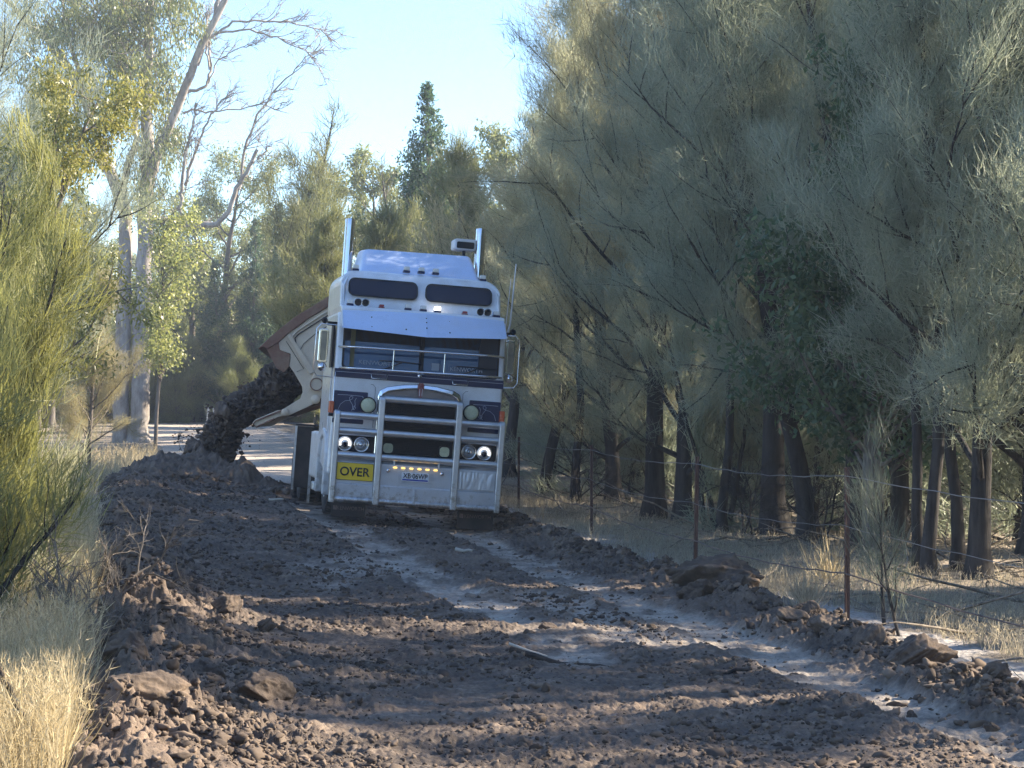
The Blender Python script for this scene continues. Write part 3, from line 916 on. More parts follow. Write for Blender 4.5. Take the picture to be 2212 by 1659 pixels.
def sheoak(seed, H, R, r0, clear=.22, nb=34, tufts=9, per=26, slen=.34, sw=.010, seg=1, wob=.05, bare_top=False, lean=0.0, rise=.9, dens=1.0, stems=1, spread=.5, sub=6, upbias=.55):
    """feathery tree: ascending limbs ending in sprays of needle-like branchlets"""
    r = np.random.RandomState(seed)
    paths, radii, ks = [], [], []
    B, D, L_ = [], [], []
    for s in range(stems):
        d0 = [lean + (spread * math.cos(s * 2.4 + seed) if stems > 1 else 0), (spread * math.sin(s * 2.4 + seed) if stems > 1 else 0), 1]
        T = wander(r, (0, 0, -.25) if stems == 1 else (r.normal(0, .1), r.normal(0, .1), -.2), d0, H * (1 if stems == 1 else r.uniform(.75, 1)) + .25, 16, wob, .02)
        t = np.linspace(0, 1, 17); rr0 = r0 if stems == 1 else r0 * r.uniform(.6, 1)
        TR = rr0 * (1 - t) ** .8 + .008; TR[0] *= 1.9; TR[1] *= 1.12
        paths.append(T); radii.append(TR); ks.append(12)
        for b in range(nb):
            tt = clear + (1 - clear) * ((b + r.uniform()) / nb)
            if tt > .97: continue
            i = tt * 16; p = T[int(i)] * (1 - i % 1) + T[min(16, int(i) + 1)] * (i % 1)
            az = b * 2.4 + r.normal(0, .4); el = math.radians(r.uniform(20, 50) + 22 * tt) * rise
            d = np.array([math.cos(az) * math.cos(el), math.sin(az) * math.cos(el), math.sin(el)])
            prof = (1 - tt) ** .6 * (.55 + .45 * min(1, (tt - clear) / .2 + .25))
            bl = R * max(.18, prof) * r.uniform(.7, 1.25) * (1.3 if tt < .5 else 1)
            bp = wander(r, p, d, bl, 7, .10, .05)
            br = max(.006, rr0 * (1 - tt) * .42 + .004)
            paths.append(bp); radii.append(np.linspace(br, .004, 8)); ks.append(5)
            isbare = bare_top and tt > .72
            for q in range(sub if not isbare else 4):
                f = .25 + .75 * (q + r.uniform()) / sub; j = min(6.999, f * 7); pp = bp[int(j)] * (1 - j % 1) + bp[int(j) + 1] * (j % 1)
                dd = unit(bp[int(j) + 1] - bp[int(j)]) + r.normal(0, .55, 3) + np.array([0, 0, .25])
                sl = bl * .38 * r.uniform(.6, 1.2) + .15
                sp = wander(r, pp, dd, sl, 4, .14, .05)
                paths.append(sp); radii.append(np.linspace(max(.004, br * .35), .0025, 5)); ks.append(3)
                if isbare and r.uniform() < .85: continue
                nt = max(3, int(2 * tufts * sl * dens / .6))
                for _ in range(nt):
                    g = r.uniform(.15, 1) * 3.999; c = sp[int(g)] * (1 - g % 1) + sp[int(g) + 1] * (g % 1)
                    ax = unit(sp[-1] - sp[0]) * .7 + np.array([0, 0, upbias]) + r.normal(0, .35, 3)
                    m = int(per * .5 * r.uniform(.6, 1.3))
                    B.append(c + r.normal(0, .11, (m, 3))); D.append(unit(ax)[None] + r.normal(0, .36, (m, 3))); L_.append(slen * r.uniform(.5, 1.25, m))
    B, D, L_ = np.concatenate(B), np.concatenate(D), np.concatenate(L_)
    tint = np.clip(r.uniform(0, 1, len(B)) * .6 + .4 * (.5 + perlin(B[:, 0] * 1.2, B[:, 2] * 1.2 + B[:, 1], 4)), 0, 1)
    V, Tr, ti = blades(r, B, D, L_, sw * r.uniform(.6, 1.3, len(B)), seg, .07, tint, .10)
    tv, tq = tubes_np(paths, radii, ks)
    return (tv, tq), (V, Tr, ti)


def gum(seed, H, R, r0, clear=.35, nb=16, leaf=.14, lw=.035, nleaf=1.0, wob=.07, droop=.6, sub=6):
    """eucalypt: open limbs with hanging clumps of narrow leaves"""
    r = np.random.RandomState(seed)
    T = wander(r, (0, 0, -.25), (r.normal(0, .08), r.normal(0, .08), 1), H + .25, 16, wob, .03); t = np.linspace(0, 1, 17)
    paths, radii, ks = [T], [r0 * (1 - t) ** .8 + .012], [12]
    B, D, L_ = [], [], []
    for b in range(nb):
        tt = clear + (1 - clear) * ((b + r.uniform()) / nb); i = min(15.99, tt * 16); p = T[int(i)] * (1 - i % 1) + T[int(i) + 1] * (i % 1)
        az = b * 2.4 + r.normal(0, .5); el = math.radians(r.uniform(15, 60))
        d = np.array([math.cos(az) * math.cos(el), math.sin(az) * math.cos(el), math.sin(el)])
        bl = R * (1.05 - .55 * tt) * r.uniform(.6, 1.15)
        bp = wander(r, p, d, bl, 8, .16, .05); br = r0 * (1 - tt) * .5 + .012
        paths.append(bp); radii.append(np.linspace(br, .008, 9)); ks.append(6)
        for q in range(sub):
            f = .3 + .7 * (q + r.uniform()) / sub; j = min(7.99, f * 8); pp = bp[int(j)] * (1 - j % 1) + bp[int(j) + 1] * (j % 1)
            sp = wander(r, pp, unit(bp[int(j) + 1] - bp[int(j)]) + r.normal(0, .6, 3), bl * .35 * r.uniform(.5, 1.2) + .2, 5, .25, 0)
            paths.append(sp); radii.append(np.linspace(br * .35 + .003, .003, 6)); ks.append(4)
            for _ in range(max(2, int(5 * nleaf))):
                g = r.uniform(.4, 1) * 4.999; c = sp[int(g)] * (1 - g % 1) + sp[int(g) + 1] * (g % 1)
                m = int(30 * r.uniform(.5, 1.4))
                B.append(c + r.normal(0, .17, (m, 3)) * np.array([1, 1, .9])); D.append(r.normal(0, .6, (m, 3)) + np.array([0, 0, -droop])); L_.append(leaf * r.uniform(.6, 1.3, m))
    B, D, L_ = np.concatenate(B), np.concatenate(D), np.concatenate(L_)
    V, Tr, ti = leaves_np(r, B, D, L_, lw * r.uniform(.7, 1.3, len(B)))
    return tubes_np(paths, radii, ks), (V, Tr, ti)


def cypress(seed, H, R, r0, clear=.12, nb=90, per=70, leaf=.16, lw=.06):
    r = np.random.RandomState(seed)
    T = wander(r, (0, 0, -.25), (0, 0, 1), H + .25, 14, .02, .03); t = np.linspace(0, 1, 15)
    paths, radii, ks = [T], [r0 * (1 - t) ** .9 + .01], [10]
    B, D, L_ = [], [], []
    for b in range(nb):
        tt = clear + (1 - clear) * ((b + r.uniform()) / nb) ** .9; i = min(13.99, tt * 14); p = T[int(i)] * (1 - i % 1) + T[int(i) + 1] * (i % 1)
        az = b * 2.4 + r.normal(0, .4); el = math.radians(r.uniform(15, 50)); d = np.array([math.cos(az) * math.cos(el), math.sin(az) * math.cos(el), math.sin(el)])
        bl = R * ((1 - tt) ** 1.0) * r.uniform(.45, 1.25) + .08
        bp = wander(r, p, d, bl, 5, .1, .12)
        paths.append(bp); radii.append(np.linspace(r0 * (1 - tt) * .3 + .006, .004, 6)); ks.append(4)
        nc = max(2, int(bl * 5))
        for _ in range(nc):
            g = r.uniform(.3, 1) * 4.999; c = bp[int(g)] * (1 - g % 1) + bp[int(g) + 1] * (g % 1) + r.normal(0, .03 + .06 * bl, 3)
            m = int(per * r.uniform(.5, 1.3) * (.35 + .65 * (1 - tt)))
            B.append(c + r.normal(0, .05 + .04 * bl, (m, 3))); D.append(r.normal(0, .7, (m, 3)) + np.array([0, 0, .5])); L_.append(leaf * r.uniform(.5, 1.2, m))
    B, D, L_ = np.concatenate(B), np.concatenate(D), np.concatenate(L_)
    V, Tr, ti = leaves_np(r, B, D, L_, lw * r.uniform(.6, 1.3, len(B)))
    return tubes_np(paths, radii, ks), (V, Tr, ti)


M['bark_dark'] = bark("dark_furrowed_bark", (.022, .021, .022), (.070, .064, .060), 10)
M['bark_grey'] = bark("grey_bark", (.10, .09, .08), (.24, .21, .18), 8)
M['bark_gum'] = bark("smooth_gum_bark", (.22, .19, .165), (.46, .42, .38), 3.5, (1, 1, .3))
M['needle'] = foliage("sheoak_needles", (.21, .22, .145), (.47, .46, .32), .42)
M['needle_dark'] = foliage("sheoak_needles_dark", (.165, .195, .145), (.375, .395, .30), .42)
M['needle_brown'] = foliage("sheoak_needles_brown", (.20, .185, .105), (.40, .36, .23), .42)
M['needle_back'] = foliage("sheoak_needles_olive", (.095, .11, .05), (.25, .25, .12), .4)
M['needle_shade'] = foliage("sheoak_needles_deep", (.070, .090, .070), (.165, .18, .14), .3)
M['needle_green'] = foliage("bright_needles", (.115, .13, .055), (.33, .32, .13), .42)
M['gumleaf'] = foliage("gum_leaves", (.13, .155, .07), (.30, .31, .13), .38, .38, .6)
M['gumleaf_bright'] = foliage("bright_gum_leaves", (.17, .20, .075), (.36, .36, .14), .42, .38, .6)
M['wattle'] = foliage("wattle_leaves", (.14, .16, .055), (.34, .31, .11), .38, .4, .5)
M['cyp'] = foliage("cypress_needles", (.055, .10, .058), (.12, .17, .085), .3)
M['straw'] = foliage("dry_grass", (.27, .22, .13), (.62, .53, .35), .35, .6, .3)
M['straw_grey'] = foliage("grey_dry_grass", (.22, .20, .15), (.46, .41, .31), .35, .7, .2)


def to_meshes(name, wood, crown):
    a = mesh_from(name + "_trunk", wood[0], wood[1], None, True)
    b = mesh_from(name + "_crown", crown[0], None, crown[1], False, {"tint": ('FLOAT', crown[2])})
    return a, b


PROTO = {}


def proto(key, fn, **k):
    w, c = fn(**k)
    PROTO[key] = dict(w=w, c=c, me=to_meshes(key, w, c))


proto('a', sheoak, seed=1, H=9.5, R=2.6, r0=.125, clear=.08, nb=46, per=30, sw=.0075, slen=.28)
proto('b', sheoak, seed=2, H=9.0, R=2.3, r0=.105, clear=.14, nb=46, lean=.10, per=30, sw=.0075, slen=.28)
proto('c', sheoak, seed=3, H=10.5, R=2.4, r0=.14, clear=.16, nb=48, wob=.06, per=28, sw=.0075, slen=.28)
proto('d', sheoak, seed=4, H=8.0, R=2.1, r0=.10, clear=.12, nb=44, per=32, slen=.28, sw=.0075)
proto('bt', sheoak, seed=5, H=9.0, R=2.4, r0=.15, clear=.2, nb=40, bare_top=True, rise=1.1, wob=.07, per=20)
proto('pole', sheoak, seed=6, H=8.0, R=1.3, r0=.065, clear=.30, nb=26, per=28, sw=.0075, slen=.26)
proto('fa', sheoak, seed=41, H=8.5, R=2.5, r0=.11, clear=.10, nb=40, per=12, sw=.020, slen=.42)
proto('fbt', sheoak, seed=45, H=9.0, R=2.5, r0=.13, clear=.2, nb=40, bare_top=True, rise=1.15, wob=.07, per=10, sw=.020, slen=.36)
proto('e', gum, seed=11, H=11, R=3.0, r0=.2, nb=22)
proto('f', gum, seed=12, H=9, R=3.0, r0=.17, nb=20, clear=.25)
proto('k1', cypress, seed=21, H=9, R=2.3, r0=.13, nb=110, leaf=.13, lw=.05)
proto('k0', cypress, seed=27, H=9, R=3.3, r0=.13, nb=130, leaf=.13, lw=.05)
proto('k2', cypress, seed=22, H=8, R=2.6, r0=.13, nb=110, leaf=.13, lw=.05)


def tree(key, x, y, s, rz, cmat, bmat, label, name, cat="tree", group=None, sz=None, lean=(0, 0)):
    o = bpy.data.objects.new(name, None); COL.objects.link(o)
    o.location = (x, y, H1(x, y)); o.rotation_euler = (lean[0], lean[1], rz); o.scale = (s, s, sz or s)
    a, b = PROTO[key]['me']
    for nm, me, mt in (("trunk", a, bmat), ("crown", b, cmat)):
        c = bpy.data.objects.new(nm, me); COL.objects.link(c); c.parent = o
        if not me.materials: me.materials.append(M[mt])
        c.material_slots[0].link = 'OBJECT'; c.material_slots[0].material = M[mt]
    return tag(o, label, cat, group)


def ux(u, y): return (u - 1106) * y / 4923


SO, GU, CY = "she_oak_tree", "gum_tree", "cypress_tree"
TREES = [
    # key, picture column of the trunk, distance, scale, turn, crown, bark, name, label
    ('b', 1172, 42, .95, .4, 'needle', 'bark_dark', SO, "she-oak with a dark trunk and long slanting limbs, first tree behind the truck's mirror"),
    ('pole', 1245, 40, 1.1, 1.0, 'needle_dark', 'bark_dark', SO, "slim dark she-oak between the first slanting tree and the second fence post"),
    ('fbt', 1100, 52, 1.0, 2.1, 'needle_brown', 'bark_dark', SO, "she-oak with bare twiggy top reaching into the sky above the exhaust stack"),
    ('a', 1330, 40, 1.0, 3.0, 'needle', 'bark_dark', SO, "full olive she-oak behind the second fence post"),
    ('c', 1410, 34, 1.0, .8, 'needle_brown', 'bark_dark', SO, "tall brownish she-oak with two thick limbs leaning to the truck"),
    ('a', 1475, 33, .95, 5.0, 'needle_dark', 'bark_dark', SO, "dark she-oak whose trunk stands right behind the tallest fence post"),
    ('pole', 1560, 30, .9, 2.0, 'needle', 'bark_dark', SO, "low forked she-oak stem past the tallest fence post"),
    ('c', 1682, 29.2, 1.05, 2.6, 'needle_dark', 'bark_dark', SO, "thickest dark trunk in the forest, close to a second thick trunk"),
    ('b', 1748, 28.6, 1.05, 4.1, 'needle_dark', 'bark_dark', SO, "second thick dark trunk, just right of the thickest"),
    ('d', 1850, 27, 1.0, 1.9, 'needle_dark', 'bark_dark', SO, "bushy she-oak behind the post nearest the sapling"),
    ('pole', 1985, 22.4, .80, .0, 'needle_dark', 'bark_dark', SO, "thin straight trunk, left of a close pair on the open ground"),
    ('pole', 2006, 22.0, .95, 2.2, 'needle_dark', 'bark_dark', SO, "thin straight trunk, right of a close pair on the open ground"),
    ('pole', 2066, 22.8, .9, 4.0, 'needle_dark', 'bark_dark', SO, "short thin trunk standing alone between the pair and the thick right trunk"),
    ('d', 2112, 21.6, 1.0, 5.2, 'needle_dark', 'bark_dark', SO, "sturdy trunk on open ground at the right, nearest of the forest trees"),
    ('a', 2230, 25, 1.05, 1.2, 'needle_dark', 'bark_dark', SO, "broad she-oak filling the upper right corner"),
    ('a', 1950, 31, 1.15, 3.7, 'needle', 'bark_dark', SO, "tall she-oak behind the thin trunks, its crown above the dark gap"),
    ('c', 1590, 38, 1.15, 4.4, 'needle_brown', 'bark_dark', SO, "tall sunlit she-oak rising behind the thickest trunks"),
    ('k2', 1885, 25.5, .95, 0, 'cyp', 'bark_grey', CY, "blue-green cypress pine inside the she-oak crowns on the right"),
    ('k1', 1700, 36, 1.1, 1, 'cyp', 'bark_grey', CY, "cypress pine showing above the thickest trunks"),
    ('e', 1290, 52, 1.25, 0.7, 'gumleaf', 'bark_grey', GU, "tall gum with hanging leaf clumps against the sky, above the slanting she-oaks"),
    ('e', 1500, 50, 1.25, 2.7, 'gumleaf', 'bark_grey', GU, "gum with a thin crown and reddish twigs at the top edge of the picture"),
    ('k0', 915, 78, 1.36, 0, 'cyp', 'bark_grey', CY, "tall pointed cypress pine rising alone against the sky over the cab"),
    ('k2', 870, 80, 1.22, 2, 'cyp', 'bark_grey', CY, "broader cypress at the left shoulder of the pointed one"),
    ('k2', 965, 76, 1.2, 3, 'cyp', 'bark_grey', CY, "broader cypress at the right shoulder of the pointed one"),
    ('fbt', 830, 72, 1.02, 1, 'needle_back', 'bark_grey', SO, "thin silvery she-oak left of the pointed cypress"),
    ('fa', 1025, 64, 1.02, 1, 'needle_back', 'bark_dark', SO, "olive she-oak between the pointed cypress and the bare-topped tree"),
    ('fbt', 690, 82, 1.42, 4, 'needle_back', 'bark_dark', SO, "she-oak with bare upper twigs standing in the open sky"),
    ('fa', 705, 60, .76, 2, 'needle_back', 'bark_dark', SO, "low rounded olive she-oak behind the left exhaust stack"),
    ('fa', 800, 62, .80, 4, 'needle_back', 'bark_dark', SO, "low olive she-oak directly above the cab roof"),
    ('f', 490, 117, 1.48, 1, 'gumleaf', 'bark_grey', GU, "spreading gum behind the bare curved branch"),
    ('f', 600, 116, 1.15, 3, 'gumleaf', 'bark_grey', GU, "low yellow-green gum between the curved branch and the bare-topped she-oak"),
    ('f', 415, 118, 1.30, 5, 'gumleaf', 'bark_grey', GU, "gum crown just right of the big white trunk"),
    ('k1', 545, 114, 1.12, 2, 'cyp', 'bark_grey', CY, "dark cypress under the curved branch, on the side of the white trunk"),
    ('k1', 610, 114.5, 1.22, 5, 'cyp', 'bark_grey', CY, "taller dark cypress under the curved branch, on the truck's side"),
    ('k2', 470, 115, 1.02, 3, 'cyp', 'bark_grey', CY, "short bluish cypress close behind the bright leafy gum"),
    ('a', -70, 33, 1.05, 2, 'needle_dark', 'bark_dark', SO, "tall dark she-oak in the upper left corner behind the bright shrub"),
    ('f', 50, 25, .55, 2, 'wattle', 'bark_grey', "wattle_tree", "yellow-green wattle glowing in the sun behind the needle shrub"),
    ('d', 190, 44, .50, 5, 'needle_brown', 'bark_grey', SO, "greyish wispy she-oak in front of the big gum's foot"),
]
for k, u, y, s, rz, cm, bm_, nm, lb in TREES:
    tree(k, ux(u, y), y, s, rz, cm, bm_, lb, nm)


# ---- the mass of forest behind and beside, which reads as one
def forest_mass(name, spots, mat, bmat, label):
    Vc, Tc, tc, n = [], [], [], 0; Vw, Qw, m = [], [], 0
    for key, x, y, s, rz in spots:
        ca, sa = math.cos(rz), math.sin(rz); z = H1(x, y)
        for which in ('w', 'c'):
            V = PROTO[key][which][0] * s
            V = np.stack([V[:, 0] * ca - V[:, 1] * sa + x, V[:, 0] * sa + V[:, 1] * ca + y, V[:, 2] + z], -1).astype(np.float32)
            if which == 'w': Vw.append(V); Qw.append(PROTO[key]['w'][1] + m); m += len(V)
            else: Vc.append(V); Tc.append(PROTO[key]['c'][1] + n); tc.append(PROTO[key]['c'][2]); n += len(V)
    o = link(name, mesh_from(name, np.concatenate(Vc), None, np.concatenate(Tc), False, {"tint": ('FLOAT', np.concatenate(tc))}), M[mat])
    tag(o, label, "forest", kind="stuff")
    w = link("trunks", mesh_from("trunks", np.concatenate(Vw), np.concatenate(Qw), None, True), M[bmat], o)
    w["kind"] = "stuff"


# lighter copies of the prototypes for the mass
proto('ma', sheoak, seed=31, H=9.5, R=2.7, r0=.17, clear=.14, nb=36, sub=5, per=11, sw=.022, slen=.42)
proto('mb', sheoak, seed=32, H=10.5, R=2.6, r0=.2, clear=.25, nb=34, sub=5, per=11, sw=.022, slen=.42)
proto('mc', gum, seed=33, H=10.5, R=3.2, r0=.18, nb=18, leaf=.20, lw=.06, nleaf=1.0, clear=.15)
proto('mk', cypress, seed=34, H=9, R=1.7, r0=.13, nb=60, per=26, leaf=.26, lw=.10)
proto('ms', sheoak, seed=35, H=4.2, R=1.6, r0=.06, clear=.02, nb=34, sub=5, per=11, sw=.02, slen=.40)
r = np.random.RandomState(77)
right, back, left = [], [], []
for i in range(260):
    y = r.uniform(-14, 95); x = fence_x(y) + r.uniform(3.4, 26) if y > 24 else fence_x(max(y, 0)) + r.uniform(5.0, 24)
    if y < 24 and x < 5.6 + .1 * (24 - y): continue
    if y < 22 and r.uniform() < .12: continue  # unseen near trees, added to shade the road, thinned for sun streaks
    if all(math.hypot(x - q[1], y - q[2]) > 1.9 for q in right):
        right.append((r.choice(['ma', 'mb', 'ma', 'mb', 'mk', 'ms', 'ms']), x, y, r.uniform(.8, 1.15) * (.85 if x - fence_x(y) > 9 else 1), r.uniform(0, 6.28)))
for i in range(75):
    y = r.uniform(27, 75); x = fence_x(y) + r.uniform(2.6, 12); right.append(('ms', x, y, r.uniform(.45, 1.0), r.uniform(0, 6.28)))
for i in range(100): back.append(('ms', r.uniform(-32, -1), r.uniform(113, 122), r.uniform(.6, 1.1), r.uniform(0, 6.28)))
for i in range(300):
    y = r.uniform(84, 175); x = r.uniform(-50, 22)
    le, re = float(left_edge(y)), float(right_edge(y))
    if y < 116 and le - 3 < x < re + 3: continue
    if all(math.hypot(x - q[1], y - q[2]) > 2.6 for q in back):
        u = 1106 + x / y * 4923
        sc = r.uniform(.9, 1.25)
        if 730 < u < 830: sc *= .72
        back.append((r.choice(['ma', 'mc', 'mb', 'mk', 'mc']), x, y, sc, r.uniform(0, 6.28)))
for i in range(70): back.append(('ms', r.uniform(-40, -2), r.uniform(118, 140), r.uniform(.9, 1.5), r.uniform(0, 6.28)))
for i in range(60):
    y = r.uniform(20, 110); x = float(left_edge(y)) - r.uniform(3.5, 26)
    if all(math.hypot(x - q[1], y - q[2]) > 2.6 for q in left):
        uu = 1106 + x / y * 4923
        left.append((r.choice(['ma', 'mc', 'mb']), x, y, min(r.uniform(.6, .95), (1.2 + .105 * y) / 10, .3 + .06 * r.uniform() if 30 < uu < 440 and y < 80 else 1), r.uniform(0, 6.28)))
for i in range(46): left.append((r.choice(['ma', 'mc', 'mb']), r.uniform(-32, 26), r.uniform(-62, -30), r.uniform(.7, 1.0), r.uniform(0, 6.28)))  # unseen trees behind the camera, added for dark reflections in the truck
right += [('mb', 8.6, 24, 1.1, 1), ('mb', 9.8, 27.6, 1.1, 2), ('ma', 7.8, 20.5, 1.1, 3), ('mb', 7.4, 17.0, 1.0, 4)]  # extra trees out of view, added to keep sun off the near right crowns
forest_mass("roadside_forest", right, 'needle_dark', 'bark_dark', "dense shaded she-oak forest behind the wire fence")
forest_mass("distant_forest", back, 'gumleaf', 'bark_grey', "far mixed forest closing the end of the road")
forest_mass("verge_forest", left, 'needle_dark', 'bark_grey', "scrubby forest behind the left verge, plus unseen trees added behind the camera")


# ------------------------------------------------------------------ the big pale gum and its bare limbs
def big_gum():
    Y0 = 80.0; k = Y0 / 4923
    ox, oy, oz = ux(300, Y0), Y0, H1(ux(300, Y0), Y0)
    root = bpy.data.objects.new("gum_tree", None); COL.objects.link(root); root.location = (ox, oy, oz)
    tag(root, "big pale-barked gum with forking limbs and long bare branches", "tree")
    r = np.random.RandomState(4)

    def P(pts, dy=0.0):
        return np.array([((u - 1106) * k - ox, dy * (i / max(1, len(pts) - 1)), 1.6 + (874 - v) * k - oz) for i, (u, v) in enumerate(pts)])

    def dens(p, n=4, j=.03):
        out = []
        for i in range(len(p) - 1):
            for q in range(n):
                out.append(p[i] * (1 - q / n) + p[i + 1] * (q / n) + r.normal(0, j, 3) * (0 if i + q == 0 else 1))
        out.append(p[-1]); return np.array(out)
    paths, rad = [], []

    def limb(pts, r0, r1, dy=0.0, j=.03):
        p = dens(P(pts, dy), 4, j); paths.append(p); rad.append(np.linspace(r0, r1, len(p))); return p
    main = limb([(296, 968), (302, 900), (303, 800), (309, 650), (313, 500), (316, 380), (314, 280), (318, 180), (320, 80), (322, -20), (318, -90)], .40, .13, 0)
    rad[-1][0:3] = [.62, .46, .38]; rad[-1][3:] = np.linspace(.34, .12, len(rad[-1]) - 3)
    rl = limb([(318, 400), (345, 330), (385, 240), (425, 140), (468, 60), (510, -25), (540, -80)], .19, .09, -1.5)
    rl2 = limb([(425, 140), (450, 60), (470, -10), (490, -70)], .09, .07, .5)
    lt = limb([(258, 968), (262, 760), (266, 600), (268, 460), (240, 390), (205, 290), (165, 190), (120, 110), (70, 60), (20, 10), (-20, -30)], .30, .07, 1.0)
    lt2 = limb([(268, 470), (268, 420), (275, 360), (300, 300), (296, 230), (275, 170), (255, 80), (245, -20)], .15, .07, -1.0)
    lt3 = limb([(190, 250), (165, 150), (135, 60), (120, -30)], .11, .05, .6)
    lt4 = limb([(230, 370), (195, 330), (165, 260), (150, 200)], .09, .04, .3)
    bc = limb([(330, 470), (388, 483), (430, 488), (470, 486), (500, 460), (515, 410), (545, 365), (562, 330)], .13, .06, -1.0, .015)
    rr = limb([(385, 480), (390, 440), (397, 400), (405, 340), (420, 280), (432, 230)], .075, .035, -1.0)
    rr2 = limb([(400, 400), (418, 345), (440, 290), (462, 250), (500, 215)], .06, .02, -1.0)
    b1 = limb([(515, 410), (530, 320), (555, 250), (600, 190), (640, 150), (690, 105)], .055, .012, -.5)
    b2 = limb([(395, 245), (420, 235), (450, 240), (500, 235), (560, 220), (620, 240)], .045, .012, .5)
    b3 = limb([(455, 80), (500, 45), (560, 40), (620, 45), (690, 60), (725, 85)], .05, .012, .5)
    b4 = limb([(470, 70), (540, 65), (600, 85), (660, 110), (700, 160)], .045, .010, -.5)
    b5 = limb([(400, 200), (445, 185), (452, 150), (448, 90), (440, 20)], .06, .03, .5)
    b6 = limb([(452, 150), (445, 100), (455, 40), (490, -10)], .04, .02, .3)
    b7 = limb([(555, 345), (575, 325), (590, 310)], .04, .02, 0)
    b8 = limb([(450, 180), (470, 130), (520, 100), (560, 95)], .03, .01, 0)
    bare_src = [(rr, 11, .9), (rr2, 12, 1.0), (b1, 15, 1.0), (b2, 11, .8), (b3, 14, 1.0), (b4, 14, 1.0), (b5, 7, .8), (b8, 6, .8), (bc, 4, .7), (rl, 8, 1.2), (b7, 3, .6), (rl2, 6, 1.2)]

    def twigs(src, n, L_, lvl, bias):
        for _ in range(n):
            i = r.uniform(.2, 1) * (len(src) - 1.001); a = src[int(i)]; d = unit(src[min(len(src) - 1, int(i) + 1)] - src[int(i)])
            dd = d + r.normal(0, .55, 3) * np.array([1, .6, 1]) + bias
            p = wander(r, a, dd, L_ * r.uniform(.5, 1.3), 7, .17, .02)
            r0 = .018 if lvl == 2 else (.011 if lvl == 1 else .007)
            paths.append(p); rad.append(np.linspace(r0, .005, len(p)))
            if lvl > 0: twigs(p, 4 if lvl == 2 else 3, L_ * .5, lvl - 1, bias * .6)
    for s, n, L_ in bare_src: twigs(s, n, L_ * 1.1, 2, np.array([.35, 0, .15]))
    tv, tq = tubes_np(paths, rad, [14 if q[0] > .2 else 8 if q[0] > .04 else 4 for q in rad])
    link("trunk", mesh_from("trunk", tv, tq, None, True), M['bark_gum'], root)
    # hanging leaf clumps
    B, D, L_ = [], [], []
    cl = []
    for _ in range(120): cl.append((r.normal(225, 75), r.normal(120, 100), 1))
    for _ in range(34): cl.append((r.normal(320, 20), r.uniform(60, 430), .8))
    for _ in range(55): cl.append((r.uniform(150, 430), r.uniform(-40, 60), 1))
    for _ in range(30): cl.append((r.uniform(330, 385), r.uniform(150, 350), .6))
    for _ in range(30): cl.append((r.uniform(20, 180), r.uniform(0, 230), 1))
    tw, twr = [], []
    for u, v, s in cl:
        if v > 330 and u < 280: continue
        c = P([(u, v)])[0] + np.array([0, r.uniform(-2.2, 2.2), 0])
        p = wander(r, c + np.array([r.normal(0, .2), 0, .55]), (r.normal(0, .4), r.normal(0, .4), -1), .9, 5, .25)
        tw.append(p); twr.append(np.linspace(.012, .004, 6))
        q = wander(r, c + np.array([r.normal(0, .2), 0, .55]), (-np.sign(c[0]) * .5 + r.normal(0, .5), r.normal(0, .3), -.9), 1.6, 6, .2); tw.append(q); twr.append(np.linspace(.018, .008, 7))
        for _ in range(int(4 * s) + 1):
            cc = c + r.normal(0, .22, 3); m = r.randint(20, 42)
            B.append(cc + r.normal(0, .15, (m, 3)) * np.array([1, 1, 1.3])); D.append(r.normal(0, .35, (m, 3)) + np.array([.05, 0, -1])); L_.append(.17 * r.uniform(.6, 1.3, m))
    wv, wq = tubes_np(tw, twr, [4] * len(tw))
    link("twigs", mesh_from("twigs", wv, wq, None, True), M['bark_grey'], root)
    B, D, L_ = np.concatenate(B), np.concatenate(D), np.concatenate(L_)
    V, T, ti = leaves_np(r, B, D, L_, .042 * r.uniform(.7, 1.3, len(B)))
    link("crown", mesh_from("crown", V, None, T, False, {"tint": ('FLOAT', ti)}), M['gumleaf'], root)


big_gum()


def leafy_sapling():
    """young gum in full sun right of the big trunk"""
    y0 = 72.0; k = y0 / 4923; r = np.random.RandomState(8)
    ox = ux(345, y0); oz = H1(ox, y0)
    root = bpy.data.objects.new("gum_sapling", None); COL.objects.link(root); root.location = (ox, y0, oz)
    tag(root, "young gum with bright sunlit round leaves beside the big pale trunk", "tree")
    P = lambda u, v: np.array([(u - 1106) * k - ox, 0, 1.6 + (874 - v) * k - oz])
    paths = [np.array([P(335, 990), P(338, 900), P(345, 800), P(350, 700), P(352, 600), P(350, 520), P(355, 450)])]; rad = [np.linspace(.07, .02, 7)]
    B, D, L_ = [], [], []
    for _ in range(110):
        v = r.uniform(440, 790); w = 45 if v < 640 else 28
        u = 350 + r.normal(0, 1) * w * .6 + (12 if v < 650 else 0)
        c = P(u, v) + np.array([0, r.normal(0, .6), 0])
        s = P(348, v + 40); paths.append(np.array([s, (s + c) / 2 + [0, 0, .1], c])); rad.append(np.array([.02, .012, .006]))
        m = r.randint(40, 90)
        B.append(c + r.normal(0, .20, (m, 3))); D.append(r.normal(0, .6, (m, 3)) + np.array([.2, 0, -.5])); L_.append(.12 * r.uniform(.6, 1.3, m))
    tv, tq = tubes_np(paths, rad, [6] * len(paths))
    link("trunk", mesh_from("trunk", tv, tq, None, True), M['bark_grey'], root)
    B, D, L_ = np.concatenate(B), np.concatenate(D), np.concatenate(L_)
    V, T, ti = leaves_np(r, B, D, L_, .065 * r.uniform(.7, 1.3, len(B)))
    link("crown", mesh_from("crown", V, None, T, False, {"tint": ('FLOAT', ti)}), M['gumleaf_bright'], root)


leafy_sapling()


